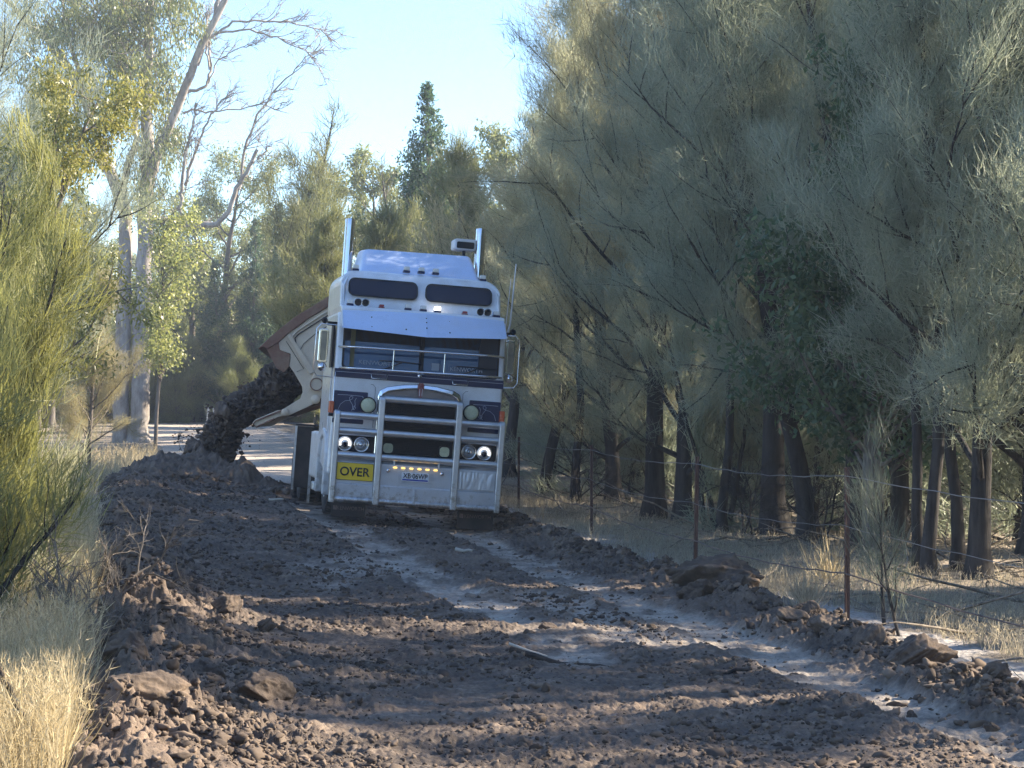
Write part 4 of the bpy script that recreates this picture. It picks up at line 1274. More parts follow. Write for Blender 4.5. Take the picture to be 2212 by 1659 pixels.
# ------------------------------------------------------------------ near shrubs
def needle_shrub(name, x, y, H, seed, label, mat, stems, fans, wide=.006, slen=.26, spread=(.5, .2), reach=.9, per=20, tufts=1.0, ra=1.0):
    r = np.random.RandomState(seed)
    z = H1(x, y); root = bpy.data.objects.new(name, None); COL.objects.link(root); root.location = (x, y, z)
    tag(root, label, "shrub")
    paths, rad, B, D, L_ = [], [], [], [], []
    for s in range(stems):
        d = np.array([r.normal(spread[0], .17), r.normal(spread[1], .35), 1.0]); h = H * r.uniform(.6, 1.05)
        st = wander(r, (r.normal(0, .22), r.normal(0, .25), -.1), d, h * 1.1, 14, .06, .03)
        paths.append(st); rad.append(np.linspace((.022 + .008 * h) * ra, .004, 15))
        for b in range(fans):
            t = .12 + .86 * (b + r.uniform()) / fans; i = t * 13.99; p = st[int(i)] * (1 - i % 1) + st[int(i) + 1] * (i % 1)
            dd = unit(st[int(i) + 1] - st[int(i)]) + r.normal(0, .55, 3) + np.array([.1, 0, .1])
            bp = wander(r, p, dd, reach * r.uniform(.5, 1.1) * (1.1 - .5 * t), 8, .07, .04)
            paths.append(bp); rad.append(np.linspace(.009 * (1.2 - t), .002, 9))
            for q in range(int(15 * tufts)):
                g = r.uniform(.12, 1) * 7.99; c = bp[int(g)] * (1 - g % 1) + bp[int(g) + 1] * (g % 1)
                ax = unit(bp[int(g) + 1] - bp[int(g)]) + np.array([0, 0, .75]) + r.normal(0, .2, 3)
                m = per
                B.append(c + r.normal(0, .06, (m, 3))); D.append(unit(ax)[None] + r.normal(0, .24, (m, 3))); L_.append(slen * r.uniform(.5, 1.3, m))
    B, D, L_ = np.concatenate(B), np.concatenate(D), np.concatenate(L_)
    tint = np.clip(r.uniform(0, 1, len(B)) * .5 + .5 * (.5 + 1.2 * perlin(B[:, 0] * 1.6, B[:, 2] * 1.6 + B[:, 1], 4)), 0, 1)
    V, T, ti = blades(r, B, D, L_, wide * r.uniform(.6, 1.3, len(B)), 2, .05, tint, .05)
    tv, tq = tubes_np(paths, rad, [8 if q[0] > .015 else 5 for q in rad])
    link("stems", mesh_from("stems", tv, tq, None, True), M['bark_dark'], root)
    link("foliage", mesh_from("foliage", V, None, T, False, {"tint": ('FLOAT', ti)}), M[mat], root)
    return root


needle_shrub("broom_shrub", -3.62, 14.2, 2.75, 3, "large feathery needle shrub filling the left edge, backlit yellow-green", 'needle_green', 15, 15, spread=(.05, .0), reach=.60, tufts=1.0, per=9, slen=.24, wide=.005)
needle_shrub("broom_shrub", -3.72, 15.2, 1.6, 9, "lower needle shrub leaning toward the road in front of the gum's foot", 'needle', 8, 10, spread=(.12, .1), reach=.5, tufts=.7, slen=.22)
needle_shrub("broom_shrub", -4.9, 18.5, 3.4, 14, "taller sunlit needle shrub behind the large feathery one", 'needle_green', 11, 14, spread=(.05, .0), wide=.008)
needle_shrub("broom_shrub", -3.35, 13.2, 1.35, 12, "straggly low shrub with bare twigs above the dry grass", 'needle_green', 7, 6, spread=(.5, .1), tufts=.35, reach=.6, slen=.16)
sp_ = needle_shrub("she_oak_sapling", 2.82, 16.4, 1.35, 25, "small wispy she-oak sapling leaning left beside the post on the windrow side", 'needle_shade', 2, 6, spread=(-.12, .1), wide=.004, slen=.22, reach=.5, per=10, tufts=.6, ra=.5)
sp_["category"] = "sapling"
o = needle_shrub("she_oak_sapling", 2.95, 30.5, 3.0, 27, "young she-oak with one sunlit spray of needles left of the thickest trunk", 'needle', 3, 7, spread=(-.05, .0), wide=.010, slen=.34, reach=1.1, per=16)
o["category"] = "sapling"


# ------------------------------------------------------------------ grass
def grass(name, n, fn, hgt, wd, mat, label, seed, bend=.12, lean=.25, clump=.5):
    r = np.random.RandomState(seed)
    x, y = fn(r, n)
    dens = fbm(x / clump, y / clump, 3, seed) + r.uniform(-.35, .6, len(x)); k = dens > -.02
    x, y = x[k], y[k]
    z = surf(x, y) - .02
    B = np.stack([x, y, z], -1)
    D = r.normal(0, lean, (len(x), 3)) + np.array([.05, 0, 1])
    D[:, 2] = np.abs(D[:, 2])
    hh = hgt * r.uniform(.35, 1.15, len(x)) * (1 + .5 * perlin(x / .8, y / .8, seed + 3))
    V, T, ti = blades(r, B, D, hh, wd * r.uniform(.6, 1.4, len(x)), 2, bend, None, .06)
    # seed heads: short side strands near the tips
    m = r.uniform(size=len(x)) < .35
    Bt = B[m] + unit(D[m]) * (hh[m] * .8)[:, None]
    Bt = np.repeat(Bt, 4, 0) + r.normal(0, .012, (m.sum() * 4, 3)); Dt = np.repeat(unit(D[m]), 4, 0) + r.normal(0, .5, (m.sum() * 4, 3))
    V2, T2, ti2 = blades(r, Bt, Dt, .07 * r.uniform(.5, 1.2, len(Bt)) * hgt / .5, np.full(len(Bt), wd * 1.1), 1, 0, None, .1)
    o = link(name, mesh_from(name, np.concatenate([V, V2]), None, np.concatenate([T, T2 + len(V)]), False, {"tint": ('FLOAT', np.concatenate([ti, ti2]))}), M[mat])
    return tag(o, label, "grass", kind="stuff")


def left_strip(r, n):
    y = 8.6 * np.exp(r.uniform(0, 1, n) ** 1.1 * math.log(26 / 8.6)); x = left_edge(y) - .14 - np.abs(r.normal(0, .85, n)); return x, y


def left_far(r, n):
    y = r.uniform(16, 70, n); x = left_edge(y) - .3 - np.abs(r.normal(0, 2.0, n)); return x, y


def right_strip(r, n):
    y = 11 * np.exp(r.uniform(0, 1, n) ** .75 * math.log(60 / 11)); x = np.where(y > 19, right_edge(y) + .35 + np.abs(r.normal(0, 1.3, n)), fence_x(y) + .25 + np.abs(r.normal(0, 1.3, n))); return x, y


def right_floor(r, n):
    y = r.uniform(15, 45, n); x = fence_x(y) + r.uniform(.3, 7, n); return x, y


grass("dry_grass", 42000, left_strip, .50, .0042, 'straw', "tall pale dry grass on the left verge", 51, lean=.24)
grass("dry_grass", 16000, left_far, .45, .008, 'straw', "dry grass under the trees on the far left verge", 52)
grass("roadside_grass", 42000, right_strip, .21, .005, 'straw_grey', "grey dry grass along the fence", 53, lean=.35)
grass("forest_grass", 24000, right_floor, .16, .008, 'straw_grey', "sparse short grass on the forest floor", 54, lean=.6, clump=1.2)


def gtuft(x, y, h, n, seed, label, mat='straw', w=.006):
    r = np.random.RandomState(seed)
    B = np.zeros((n, 3)); B[:, :2] = r.normal(0, h * .12, (n, 2)); D = r.normal(0, .42, (n, 3)); D[:, 2] = 1
    V, T, ti = blades(r, B, D, h * r.uniform(.5, 1.2, n), w * r.uniform(.6, 1.3, n), 2, .12)
    o = link("grass_tuft", mesh_from("grass_tuft", V, None, T, False, {"tint": ('FLOAT', ti)}), M[mat], None, (x, y, float(surf([x], [y])[0]) - .02))
    tag(o, label, "grass tuft", "grass tufts")


gtuft(ux(455, 95), 95, .42, 160, 1, "pale tuft between the two guide posts", w=.02)
gtuft(2.95, 21.3, .50, 130, 2, "pale upright tuft past the fence, right of the tallest post", w=.007)
gtuft(2.2, 15.9 + 1.2, .30, 90, 3, "grey tuft among the windrow clods", 'straw_grey')
gtuft(3.05, 12.6, .45, 170, 4, "grey bushy tuft at the right edge of the picture", 'straw_grey')
gtuft(2.38, 18.4, .34, 170, 5, "grey tuft between the biggest clod and the sapling", 'straw_grey')


# fallen twigs, sticks and a bare bush under the trees
def litter():
    r = np.random.RandomState(91); paths, rad = [], []
    for _ in range(900):
        y = r.uniform(14, 46); x = fence_x(y) + r.uniform(.4, 8)
        a = r.uniform(0, 6.28); L_ = r.uniform(.15, 1.0) * (1 if r.uniform() < .8 else 2)
        z = H1(x, y) + .02
        p = wander(r, (x, y, z), (math.cos(a), math.sin(a), r.uniform(0, .25)), L_, 5, .15)
        paths.append(p); rad.append(np.linspace(.004 + .008 * L_, .003, 6))
    v, q = tubes_np(paths, rad, [4] * len(paths))
    o = link("fallen_twigs", mesh_from("fallen_twigs", v, q, None, True), M['wood'])
    tag(o, "fallen twigs littering the forest floor", "twigs", kind="stuff")


litter()


def bare_bush(x, y, h, seed, label, mat='bark_dark'):
    r = np.random.RandomState(seed); paths, rad = [], []

    def go(p, d, L_, ra, lvl):
        q = wander(r, p, d, L_, 6, .16, .01); paths.append(q); rad.append(np.linspace(ra, ra * .4, 7))
        if lvl:
            for _ in range(4):
                i = r.randint(2, 6); go(q[i], unit(q[i] - q[i - 1]) + r.normal(0, .6, 3), L_ * .6, ra * .5, lvl - 1)
    for _ in range(5): go((r.normal(0, .05), r.normal(0, .05), -.05), (r.normal(0, .6), r.normal(0, .4), 1), h * .7, .016, 3)
    v, q = tubes_np(paths, rad, [5] * len(paths))
    o = link("bare_bush", mesh_from("bare_bush", v, q, None, True), M[mat], None, (x, y, H1(x, y)))
    tag(o, label, "bush", "bare bushes")


bare_bush(ux(1610, 29.5), 29.5, 1.3, 1, "leafless twiggy bush left of the thickest trunk")
bare_bush(ux(1780, 27.5), 27.5, 1.1, 2, "leafless bush right of the second thick trunk")
bare_bush(ux(1240, 38.5), 38.5, 1.2, 3, "leafless bush beside the first fence posts behind the truck")
bare_bush(-3.0, 15.6, 1.0, 4, "leafless grey twigs hanging over the road's left edge", 'bark_grey')
bare_bush(-2.55, 12.9, .8, 5, "thin bare twigs at the top of the dry grass", 'bark_grey')

# ------------------------------------------------------------------ dusty air
hz = MB().box(-320, 320, -200, 320, -8, 18).build("haze", None)
hm = bpy.data.materials.new("haze"); hm.use_nodes = True
nt = hm.node_tree; nt.nodes.clear()
o_ = nt.nodes.new("ShaderNodeOutputMaterial"); v_ = nt.nodes.new("ShaderNodeVolumePrincipled")
v_.inputs["Color"].default_value = (.80, .88, 1.0, 1); v_.inputs["Density"].default_value = HAZE if 'HAZE' in globals() else .0009
v_.inputs["Anisotropy"].default_value = .3
nt.links.new(v_.outputs[0], o_.inputs["Volume"])
hz.data.materials.clear(); hz.data.materials.append(hm)
tag(hz, "pale dusty air over the road", "haze", kind="stuff")


# ------------------------------------------------------------------ the truck (x to the picture's right, y towards its rear, z up)
def truck_root(name, label, cat, group=None):
    t = bpy.data.objects.new(name, None); COL.objects.link(t)
    t.empty_display_size = .5
    t.location = (-1.36, 32.0, -0.02)
    t.rotation_euler = Matrix(Matrix.Rotation(math.radians(9.5), 3, 'Z') @ Matrix.Rotation(math.radians(4.2), 3, 'Y')).to_euler()
    return tag(t, label, cat, group)


def wheel(parent, x, y, r=.52, w=.28, name="wheel", steer=False):
    c = (x, y, r - 0.03)
    s = 1 if x > 0 else -1
    o = MB().lathe([(r * .56, -w / 2), (r * .90, -w / 2), (r * .97, -w / 2 + .03), (r, -w / 2 + .06), (r, w / 2 - .06), (r * .97, w / 2 - .03), (r * .9, w / 2), (r * .56, w / 2)], c, 'x', 40)
    for j in range(44):                                   # tread blocks
        a = 2 * math.pi * j / 44; ca, sa = math.cos(a), math.sin(a)
        for sx in (-1, 1):
            x0 = c[0] + sx * w * .12; x1 = c[0] + sx * w * .46
            p = []
            for rr_, aa in ((r - .004, a - .045), (r - .004, a + .03), (r + .016, a + .03), (r + .016, a - .045)):
                p.append((math.cos(aa + sx * .02) * rr_ + c[1], math.sin(aa + sx * .02) * rr_ + c[2]))
            o.prism_x(p, min(x0, x1), max(x0, x1))
    t = o.build(name, M['rubber'], parent)
    MB().lathe([(.02, s * (w / 2 - .02)), (.13, s * (w / 2 - .02)), (.15, s * (w / 2 - .09)), (r * .52, s * (w / 2 - .10)), (r * .56, s * w / 2 - .0 * s), (r * .56, -s * w / 2)], c, 'x', 28).build("rim", M['alu'], t)
    return t


def build_truck():
    T = truck_root("cabover_truck", "white cab-over truck with navy trim and tall aluminium bullbar, leaning over on the dark soil", "truck")
    XC = -0.03
    # ---- bullbar
    bb = MB().tube([(-1.19, .05, .225), (1.14, .05, .225)], .047, 20).build("bull_bar", M['alu'], T)
    for x0, x1, zt in ((-1.235, -1.155, 1.47), (-.625, -.535, 1.71), (.475, .565, 1.71), (1.105, 1.185, 1.47)):
        MB().prism_x([(-.02, .17), (.12, .17), (.12, zt - .05), (.07, zt), (.0, zt - .02), (-.02, zt - .06)], x0, x1).build("post", M['alu'], bb, .012)
    zl = [(1.665, -.55, .49), (1.402, -1.19, 1.14), (1.184, -1.19, 1.14), (.845, -1.19, 1.14)]
    for i, (z, x0, x1) in enumerate(zl):
        MB().tube([(x0, .05, z), (x1, .05, z)], .047 if i else .05, 20).build("rail", M['alu'], bb)
    bp = MB()
    for x0, x1 in ((-1.155, -.627), (-.533, .473), (.567, 1.105)):
        # folded sheet: raised lower panel, top lip leaning back
        bp.prism_x([(.03, .26), (.045, .26), (.045, .44), (.055, .455), (.055, .745), (.11, .80), (.10, .80), (.035, .75), (.035, .455), (.022, .44), (.022, .26)], x0, x1)
    bp.build("bumper_plate", M['aluplate'], bb, .004)
    MB().box(-.055, -.02, .0, .03, .20, .42).build("plate_joint", M['aluplate'], bb, .006)
    for x in (-.35, .28):
        MB().box(x - .012, x + .012, .02, .05, .73, .82).build("bracket", M['alu'], bb)
    for x in (-.43, .335):
        MB().lathe([(.0, -.03), (.018, -.028), (.03, -.012), (.032, .012)], (x, .022, .668), 'y', 16).build("bolt_cap", M['chrome'], bb)
    # ---- things fixed on the bar
    s = MB().prism(rrect(-1.145, -.64, .50, .735, .012), .012, .018).build("warning_sign", M['yellow'], T)
    MB().prism(rrect(-1.15, -.635, .495, .74, .012), .0185, .024).build("sign_backing", M['ink'], s)
    text("lettering", "OVER", .125, M['ink'], s, (-.8925, .009, .6175), width=.42, bold=.018)
    p = MB().prism(rrect(-.232, .150, .537, .662, .015), .012, .020).build("number_plate", M['plate'], T)
    MB().box(-.222, .140, .0085, .0118, .545, .566).build("plate_band", M['plateblue'], p)
    text("lettering", "XB\u00b706WP", .072, M['ink'], p, (-.041, .008, .612), width=.345, bold=.012)
    MB().prism(rrect(-.27, .19, .525, .672, .02), .0205, .0345).build("plate_surround", M['aluplate'], p)
    for i in range(6):
        x = -.332 + i * .1145
        a = MB().prism(rrect(x - .027, x + .027, .703, .726, .011), -.004, .034).build("amber_lamp", M['amberon'], T, .004)
    fo = MB(); n = 20
    fz = [[(.587 + .5 * i / n, .017 - .012 * abs(perlin(i * .45, j * .10, 3)) * 1.0 - .004, .48 + .235 * j / 10) for i in range(n + 1)] for j in range(11)]
    for j in range(10):
        for i in range(n):
            fo.add([fz[j][i], fz[j][i + 1], fz[j + 1][i + 1], fz[j + 1][i]], [(0, 1, 2, 3)])
    fo.box(.587, 1.087, .018, .034, .48, .715)
    tag(fo.build("foil_patch", M['foil'], T), "crinkled silver foil panel on the bumper")
    # ---- lower cab front
    c = MB()
    c.prism_x([(.36, .55), (.36, 2.05), (.44, 2.72), (.5, 2.86), (2.35, 2.86), (2.35, .75), (.9, .55)], XC - 1.22, XC + 1.20)
    cab = c.build("cab_body", M['white'], T, .045, 3)
    # upper cab / sleeper: rounded shoulders, front leaning back
    up = MB()
    top = rrect(XC - 1.19, XC + 1.13, 2.70, 3.50, .24, 6)
    up.prism(top, .56, 2.72, fy=lambda x, z: max(0, (z - 2.9)) * .42 + (max(0, z - 3.32) ** 1.5) * 2.2)
    up.build("high_roof", M['white'], T, .05, 3)
    def yf(z): return .56 + max(0, z - 2.9) * .42
    for x0, x1 in ((-1.09, -.13), (.02, .95)):
        g = MB()
        pl = rrect(x0, x1, 3.13, 3.355, .075, 5)
        g.prism(pl, .56 - .008, .75, fy=lambda x, z: max(0, z - 2.9) * .42)
        w = g.build("roof_window", M['darkglass'], T)
        q = rrect(x0 - .02, x1 + .02, 3.11, 3.375, .09, 5)
        MB().prism(q, .56 - .003, .74, fy=lambda x, z: max(0, z - 2.9) * .42).build("rubber_seal", M['black'], w)
    # ledge between the cab roof and the roof windows
    MB().prism_x([(.33, 2.84), (.30, 2.90), (.36, 2.945), (.60, 2.965), (.64, 2.84)], XC - 1.19, XC + 1.15).build("roof_ledge", M['white'], T, .02, 3)
    # fairing
    fa = MB()
    B = [(-.93, 1.02, 3.44), (.85, 1.02, 3.46), (.85, 2.6, 3.47), (-.93, 2.6, 3.47)]
    U = [(-.83, 1.75, 3.87), (.77, 1.75, 3.89), (.77, 2.6, 3.93), (-.83, 2.6, 3.91)]
    fa.add(B + U, [(0, 1, 5, 4), (1, 2, 6, 5), (2, 3, 7, 6), (3, 0, 4, 7), (4, 5, 6, 7), (3, 2, 1, 0)])
    f_ = fa.build("roof_fairing", M['bluewhite'], T, .07, 4)
    MB().box(-.045, -.037, 1.36, 1.40, 3.50, 3.66).build("seam", M['black'], f_)
    # ---- sun visor, V in plan
    v = MB()
    t0, t1, t2 = (XC - 1.17, .30, 2.87), (XC, .20, 2.905), (XC + 1.13, .30, 2.895)
    b0, b1, b2 = (XC - 1.19, .04, 2.615), (XC, -.10, 2.565), (XC + 1.16, .04, 2.635)
    def off(p, d): return (p[0], p[1] + d, p[2] + .012)
    pts = [t0, t1, t2, b0, b1, b2]; ins = [off(p, .022) for p in pts]
    v.add(pts + ins, [(0, 3, 4, 1), (1, 4, 5, 2), (6, 7, 10, 9), (7, 8, 11, 10), (3, 9, 10, 4), (4, 10, 11, 5), (0, 1, 7, 6), (1, 2, 8, 7), (0, 6, 9, 3), (2, 5, 11, 8)])
    vis = v.build("sun_visor", M['bluewhite'], T, .012, 2)
    for sx, x in ((-1, XC - 1.18), (1, XC + 1.145)):
        MB().prism_x([(.30, 2.87), (.04, 2.64), (.10, 2.63), (.42, 2.66), (.42, 2.88)], x - .01, x + .01).build("visor_end", M['white'], vis, .004)
    for x, z in ((-.8, 2.80), (.72, 2.82), (-.32, 2.66), (.3, 2.66), (-.8, 2.66), (.72, 2.68), (.3, 2.82), (-.03, 2.70), (-.03, 2.78), (-.03, 2.84)):
        y = .25 - (2.89 - z) * .95 + abs(x) * .11 - .05
        MB().lathe([(0, -.012), (.010, -.010), (.012, .02)], (x, y - .005, z), 'y', 8).build("rivet", M['black'], vis)
    # ---- windscreen: two panes leaning back, pillar, gasket
    def yw(z): return .36 + (z - 2.05) * .119
    for x0, x1 in ((XC - 1.10, XC - .035), (XC + .035, XC + 1.09)):
        w = MB().prism(rrect(x0, x1, 2.085, 2.70, .05), .352, .40, fy=lambda x, z: (z - 2.05) * .119).build("windscreen", M['glass'], T)
        MB().prism(rrect(x0 - .03, x1 + .03, 2.055, 2.72, .06), .356, .40, fy=lambda x, z: (z - 2.05) * .119).build("gasket", M['black'], w)
    MB().prism([(XC - .018, 2.07), (XC + .018, 2.07), (XC + .018, 2.72), (XC - .018, 2.72)], .342, .38, fy=lambda x, z: (z - 2.05) * .119).build("centre_pillar", M['black'], T)
    # what is seen behind the glass: pale curtain edge, dark curtain, printed shades
    MB().prism([(XC - 1.02, 2.09), (XC - .96, 2.09), (XC - .96, 2.69), (XC - 1.02, 2.69)], .3495, .3515, fy=lambda x, z: (z - 2.05) * .119).build("curtain", paint("ochre_curtain", (.10, .09, .035), .7), T)
    MB().prism([(XC + .82, 2.09), (XC + 1.08, 2.09), (XC + 1.08, 2.69), (XC + .86, 2.69), (XC + .82, 2.45)], .3495, .3515, fy=lambda x, z: (z - 2.05) * .119).build("curtain", paint("dark_curtain", (.012, .02, .035), .7), T)
    for cx, wd in ((-.66, .52), (.62, .46)):
        text("lettering", "KENWORTH", .058, M['letgrey'], T, (cx, .352, 2.165), width=wd, rot=(math.radians(90 - 6.8), 0, 0))
    MB().prism(rrect(.12, .23, 2.12, 2.225, .01), .3475, .351, fy=lambda x, z: (z - 2.05) * .119).build("sticker", M['letgrey'], T)
    # wipers
    for x0 in (-.75, .35):
        w = MB().tube([(x0 + .12, .30, 2.06), (x0 + .3, .325, 2.13), (x0 + .44, .335, 2.20)], .008, 8)
        w.build("wiper", M['black'], T)
        MB().tube([(x0 + .12, .336, 2.205), (x0 + .42, .338, 2.21), (x0 + .72, .338, 2.195)], .007, 6).build("wiper", M['black'], T)
    # ---- stone guard over the windscreen
    def arc(z0, z1, y0=.12):
        pts = []
        for i in range(25):
            u = -1 + 2 * i / 24; x = XC + 1.185 * u
            y = y0 + .30 * max(0, abs(u) - .86) / .14
            pts.append((x, y, z0 + (z1 - z0) * (u + 1) / 2 - .004 * 0))
        return pts
    sg = MB().tube(arc(2.36, 2.385), .017, 10).build("stone_guard", M['chrome'], T)
    MB().tube(arc(2.06, 2.09), .017, 10).build("rail", M['chrome'], sg)
    for x in (-.455, .27):
        MB().tube([(x, .12, 2.372), (x, .12, 2.075)], .010, 10).build("rail", M['chrome'], sg)
    MB().tube([(XC - 1.20, .40, 2.06), (XC - 1.215, .30, 1.9), (XC - 1.215, .28, 1.5)], .009, 8).build("rail", M['chrome'], sg)
    # ---- navy stripe with pinstripe, handles, washer cap
    st = MB().box(XC - 1.2215, XC + 1.2015, .352, .40, 1.93, 2.052).build("navy_band", M['navy'], T)
    MB().box(XC - 1.21, XC + 1.19, .3485, .3515, 2.005, 2.011).build("pinstripe", M['scroll'], st)
    for x in (-.62, .54):
        MB().tube([(x - .115, .35, 2.02), (x - .115, .30, 2.0), (x - .105, .285, 1.945), (x + .105, .285, 1.945), (x + .115, .30, 2.0), (x + .115, .35, 2.02)], .009, 8).build("grab_handle", M['chrome'], T)
    MB().lathe([(0, -.03), (.03, -.025), (.035, 0)], (XC - .01, .35, 2.03), 'y', 12).build("washer_cap", M['chrome'], T)
    # ---- blue side panels with scroll lines
    for x0, x1, sgn in ((XC - 1.205, -.755, -1), (.70, XC + 1.185, 1)):
        pn = MB().prism(rrect(x0, x1, 1.45, 1.74, .015), .352, .40).build("navy_panel", M['navy'], T)
        MB().prism(rrect(x0, x1 - (.04 if sgn < 0 else 0), 1.285, 1.35, .012), .352, .40).build("navy_panel", M['navy'], T)
        cxx = (x0 + x1) / 2
        def curve(pts):
            MB().tube([(cxx + sgn * px, .3495, 1.45 + pz) for px, pz in pts], .0035, 6).build("scroll_line", M['scroll'], pn)
        curve([(-.17, .23), (.05, .235), (.19, .232)])
        curve([(-.175, .02), (-.18, .2), (-.165, .23)])
        curve([(.17, .02), (.14, .10), (.08, .15), (.02, .16), (-.02, .18), (-.03, .21), (-.01, .225), (.02, .20), (.01, .16), (-.03, .10), (-.05, .03)])
        curve([(-.02, .02), (-.05, .05), (-.07, .10), (-.06, .16), (-.08, .2)])
        curve([(-.03, .07), (-.06, .09), (-.08, .06), (-.06, .03), (-.03, .06)])
        # pressed outline round the panel
        xa, xb = (x1 + .03, x1 + .10) if sgn < 0 else (x0 - .10, x0 - .03)
        MB().tube([(xa if sgn < 0 else xb, .3585, 1.86), ((xa + xb) / 2, .3585, 1.855), (xb if sgn < 0 else xa, .3585, 1.82), (xb if sgn < 0 else xa, .3585, 1.25)], .003, 6).build("panel_seam", M['navy'], T)
    # ---- grille
    g = MB()
    arch = [(XC - .60, .80), (XC - .60, 1.72), (XC - .57, 1.79), (XC - .48, 1.84), (XC - .25, 1.885), (XC, 1.91), (XC + .25, 1.89), (XC + .48, 1.85), (XC + .57, 1.80), (XC + .60, 1.73), (XC + .60, .80)]
    inner = [(x * .93 - .002, min(z, 1.0) if z < 1 else z - .062) for x, z in arch]
    n = len(arch)
    vs = [(x, .218, z) for x, z in arch] + [(x, .36, z) for x, z in arch] + [(x, .20, z) for x, z in inner] + [(x, .32, z) for x, z in inner]
    fs = []
    for i in range(n - 1):
        fs += [(i, i + 1, 2 * n + i + 1, 2 * n + i), (n + i, n + i + 1, i + 1, i), (2 * n + i, 2 * n + i + 1, 3 * n + i + 1, 3 * n + i)]
    g.add(vs, [tuple(reversed(q)) for q in fs], False)
    gs = g.build("grille_surround", M['chrome'], T, .012, 3)
    gg = MB().prism([(x, min(z, 1.655)) if z > 1.5 else (x, z) for x, z in ((XC - .56, .80), (XC - .56, 1.64), (XC + .56, 1.64), (XC + .56, .80))], .27, .355).build("grille", M['mesh'], T)
    for k in range(34):
        z = .83 + k * .0245
        MB().box(XC - .55, XC + .55, .255, .272, z, z + .009).build("grille_bar", M['black'], gg) if k % 1 == 0 else None
    crown = [(XC - .55, 1.645), (XC - .55, 1.70), (XC - .50, 1.76), (XC - .25, 1.815), (XC, 1.845), (XC + .25, 1.82), (XC + .50, 1.77), (XC + .55, 1.71), (XC + .55, 1.645)]
    MB().prism(crown, .262, .36).build("grille_crown", paint("dull_steel", (.22, .20, .20), .38, metal=.6, dirt=.5, dirt_col=(.12, .09, .08), scale=6), gs)
    bd = MB().prism([(XC - .045, 1.86), (XC - .045, 1.90), (XC - .028, 1.925), (XC + .028, 1.925), (XC + .045, 1.90), (XC + .045, 1.86), (XC + .03, 1.80), (XC + .026, 1.72), (XC - .026, 1.72), (XC - .03, 1.80)], .165, .20).build("badge", M['badge'], T, .006)
    for sx in (-1, 1):
        MB().box(XC + sx * .018 - .003, XC + sx * .018 + .003, .158, .166, 1.74, 1.84).build("badge_bar", M['plate'], bd)
    # ---- headlights in dark housings
    for x0, x1, hx, ax in ((-1.15, -.62, -.80, -1.035), (.575, 1.13, .735, .958)):
        h = MB().prism(rrect(x0, x1, .885, 1.12, .03), .332, .38).build("headlight_housing", M['black'], T)
        for cx, halo in ((hx, False), (ax, True)):
            hl = MB().lathe([(.108, .0), (.108, -.03), (.094, -.035), (.088, -.02)], (cx, .335, 1.0), 'y', 32).build("headlight", M['chrome'], T)
            MB().lathe([(0, -.034), (.03, -.033), (.07, -.026), (.09, -.012)], (cx, .335, 1.0), 'y', 32).build("lens", M['lens'], hl)
            MB().lathe([(.0, -.05), (.03, -.046), (.042, -.03), (.044, -.02)], (cx, .335, 1.0 - (.012 if halo else 0)), 'y', 24).build("bulb_shield", M['chrome'] if not halo else M['darkglass'], hl)
            if halo:
                pts = [(cx + .070 * math.cos(a), .292, 1.0 + .070 * math.sin(a)) for a in np.linspace(math.radians(-25), math.radians(205), 18)]
                MB().tube(pts, .0115, 8).build("halo_ring", M['halo'], hl)
    # ---- round driving lamps with covers
    for x in (-.765, .705):
        sp = MB().lathe([(0, .10), (.06, .09), (.10, .05), (.118, 0), (.118, -.03), (.104, -.035), (.100, -.02)], (x, .16, 1.56), 'y', 36).build("driving_lamp", M['black'], T)
        MB().lathe([(0, -.038), (.06, -.036), (.098, -.030), (.102, -.02)], (x, .16, 1.56), 'y', 36).build("lamp_cover", M['cover'], sp)
        MB().box(x - .02, x + .02, .16, .34, 1.42, 1.46).build("bracket", M['black'], sp)
    for x in (-.432, .372):
        fg = MB().prism(rrect(x - .082, x + .082, .895, 1.06, .05, 6), .20, .27).build("fog_lamp", M['black'], T)
        MB().prism(rrect(x - .068, x + .068, .91, 1.046, .045, 6), .188, .202).build("lamp_cover", M['cover'], fg, .004)
    # ---- indicators
    for x, zc in ((XC - 1.235, 1.50), (XC + 1.205, 1.53)):
        i_ = MB().box(x - .035, x + .035, .27, .40, zc - .085, zc + .085).build("indicator", M['orange'], T, .012, 2)
        MB().box(x - .03, x + .03, .27, .40, zc - .13, zc - .088).build("indicator_base", M['black'], i_)
    # ---- marker lamps and horns on the ledge
    def marker(x, y, z, mat, w=.042, h=.055):
        m_ = MB().prism(rrect(x - w, x + w, z, z + h, .015), y, y + .10).build("marker_lamp", mat, T, .008)
        MB().box(x - w - .006, x + w + .006, y - .004, y + .11, z - .035, z - .001).build("lamp_base", M['badge'] if mat is M['markred'] else M['navy'], m_, .004)
    for x in (-1.09, -.26, -.04, 1.02): marker(x, .46, 2.985, M['clear'])
    marker(.165, .46, 2.985, M['lampon'])
    for x in (-.64, .56): marker(x, .46, 2.975, M['markred'], .035, .03)
    for x in (-.93, .83):
        for d in (-.052, .052):
            h = MB().lathe([(.055, 0), (.058, -.01), (.05, .0), (.03, .05), (.022, .10), (.02, .25), (.026, .26)], (x + d, .44, 3.01), 'y', 20).build("horn", M['chrome'], T)
            MB().lathe([(0, .035), (.036, .034)], (x + d, .44, 3.01), 'y', 16).build("horn_throat", M['black'], h)
    for x, z in ((-1.0, 3.50), (-.26, 3.535), (-.045, 3.54), (.165, 3.54), (.86, 3.50)): marker(x, .98, z + .02, M['clear'])
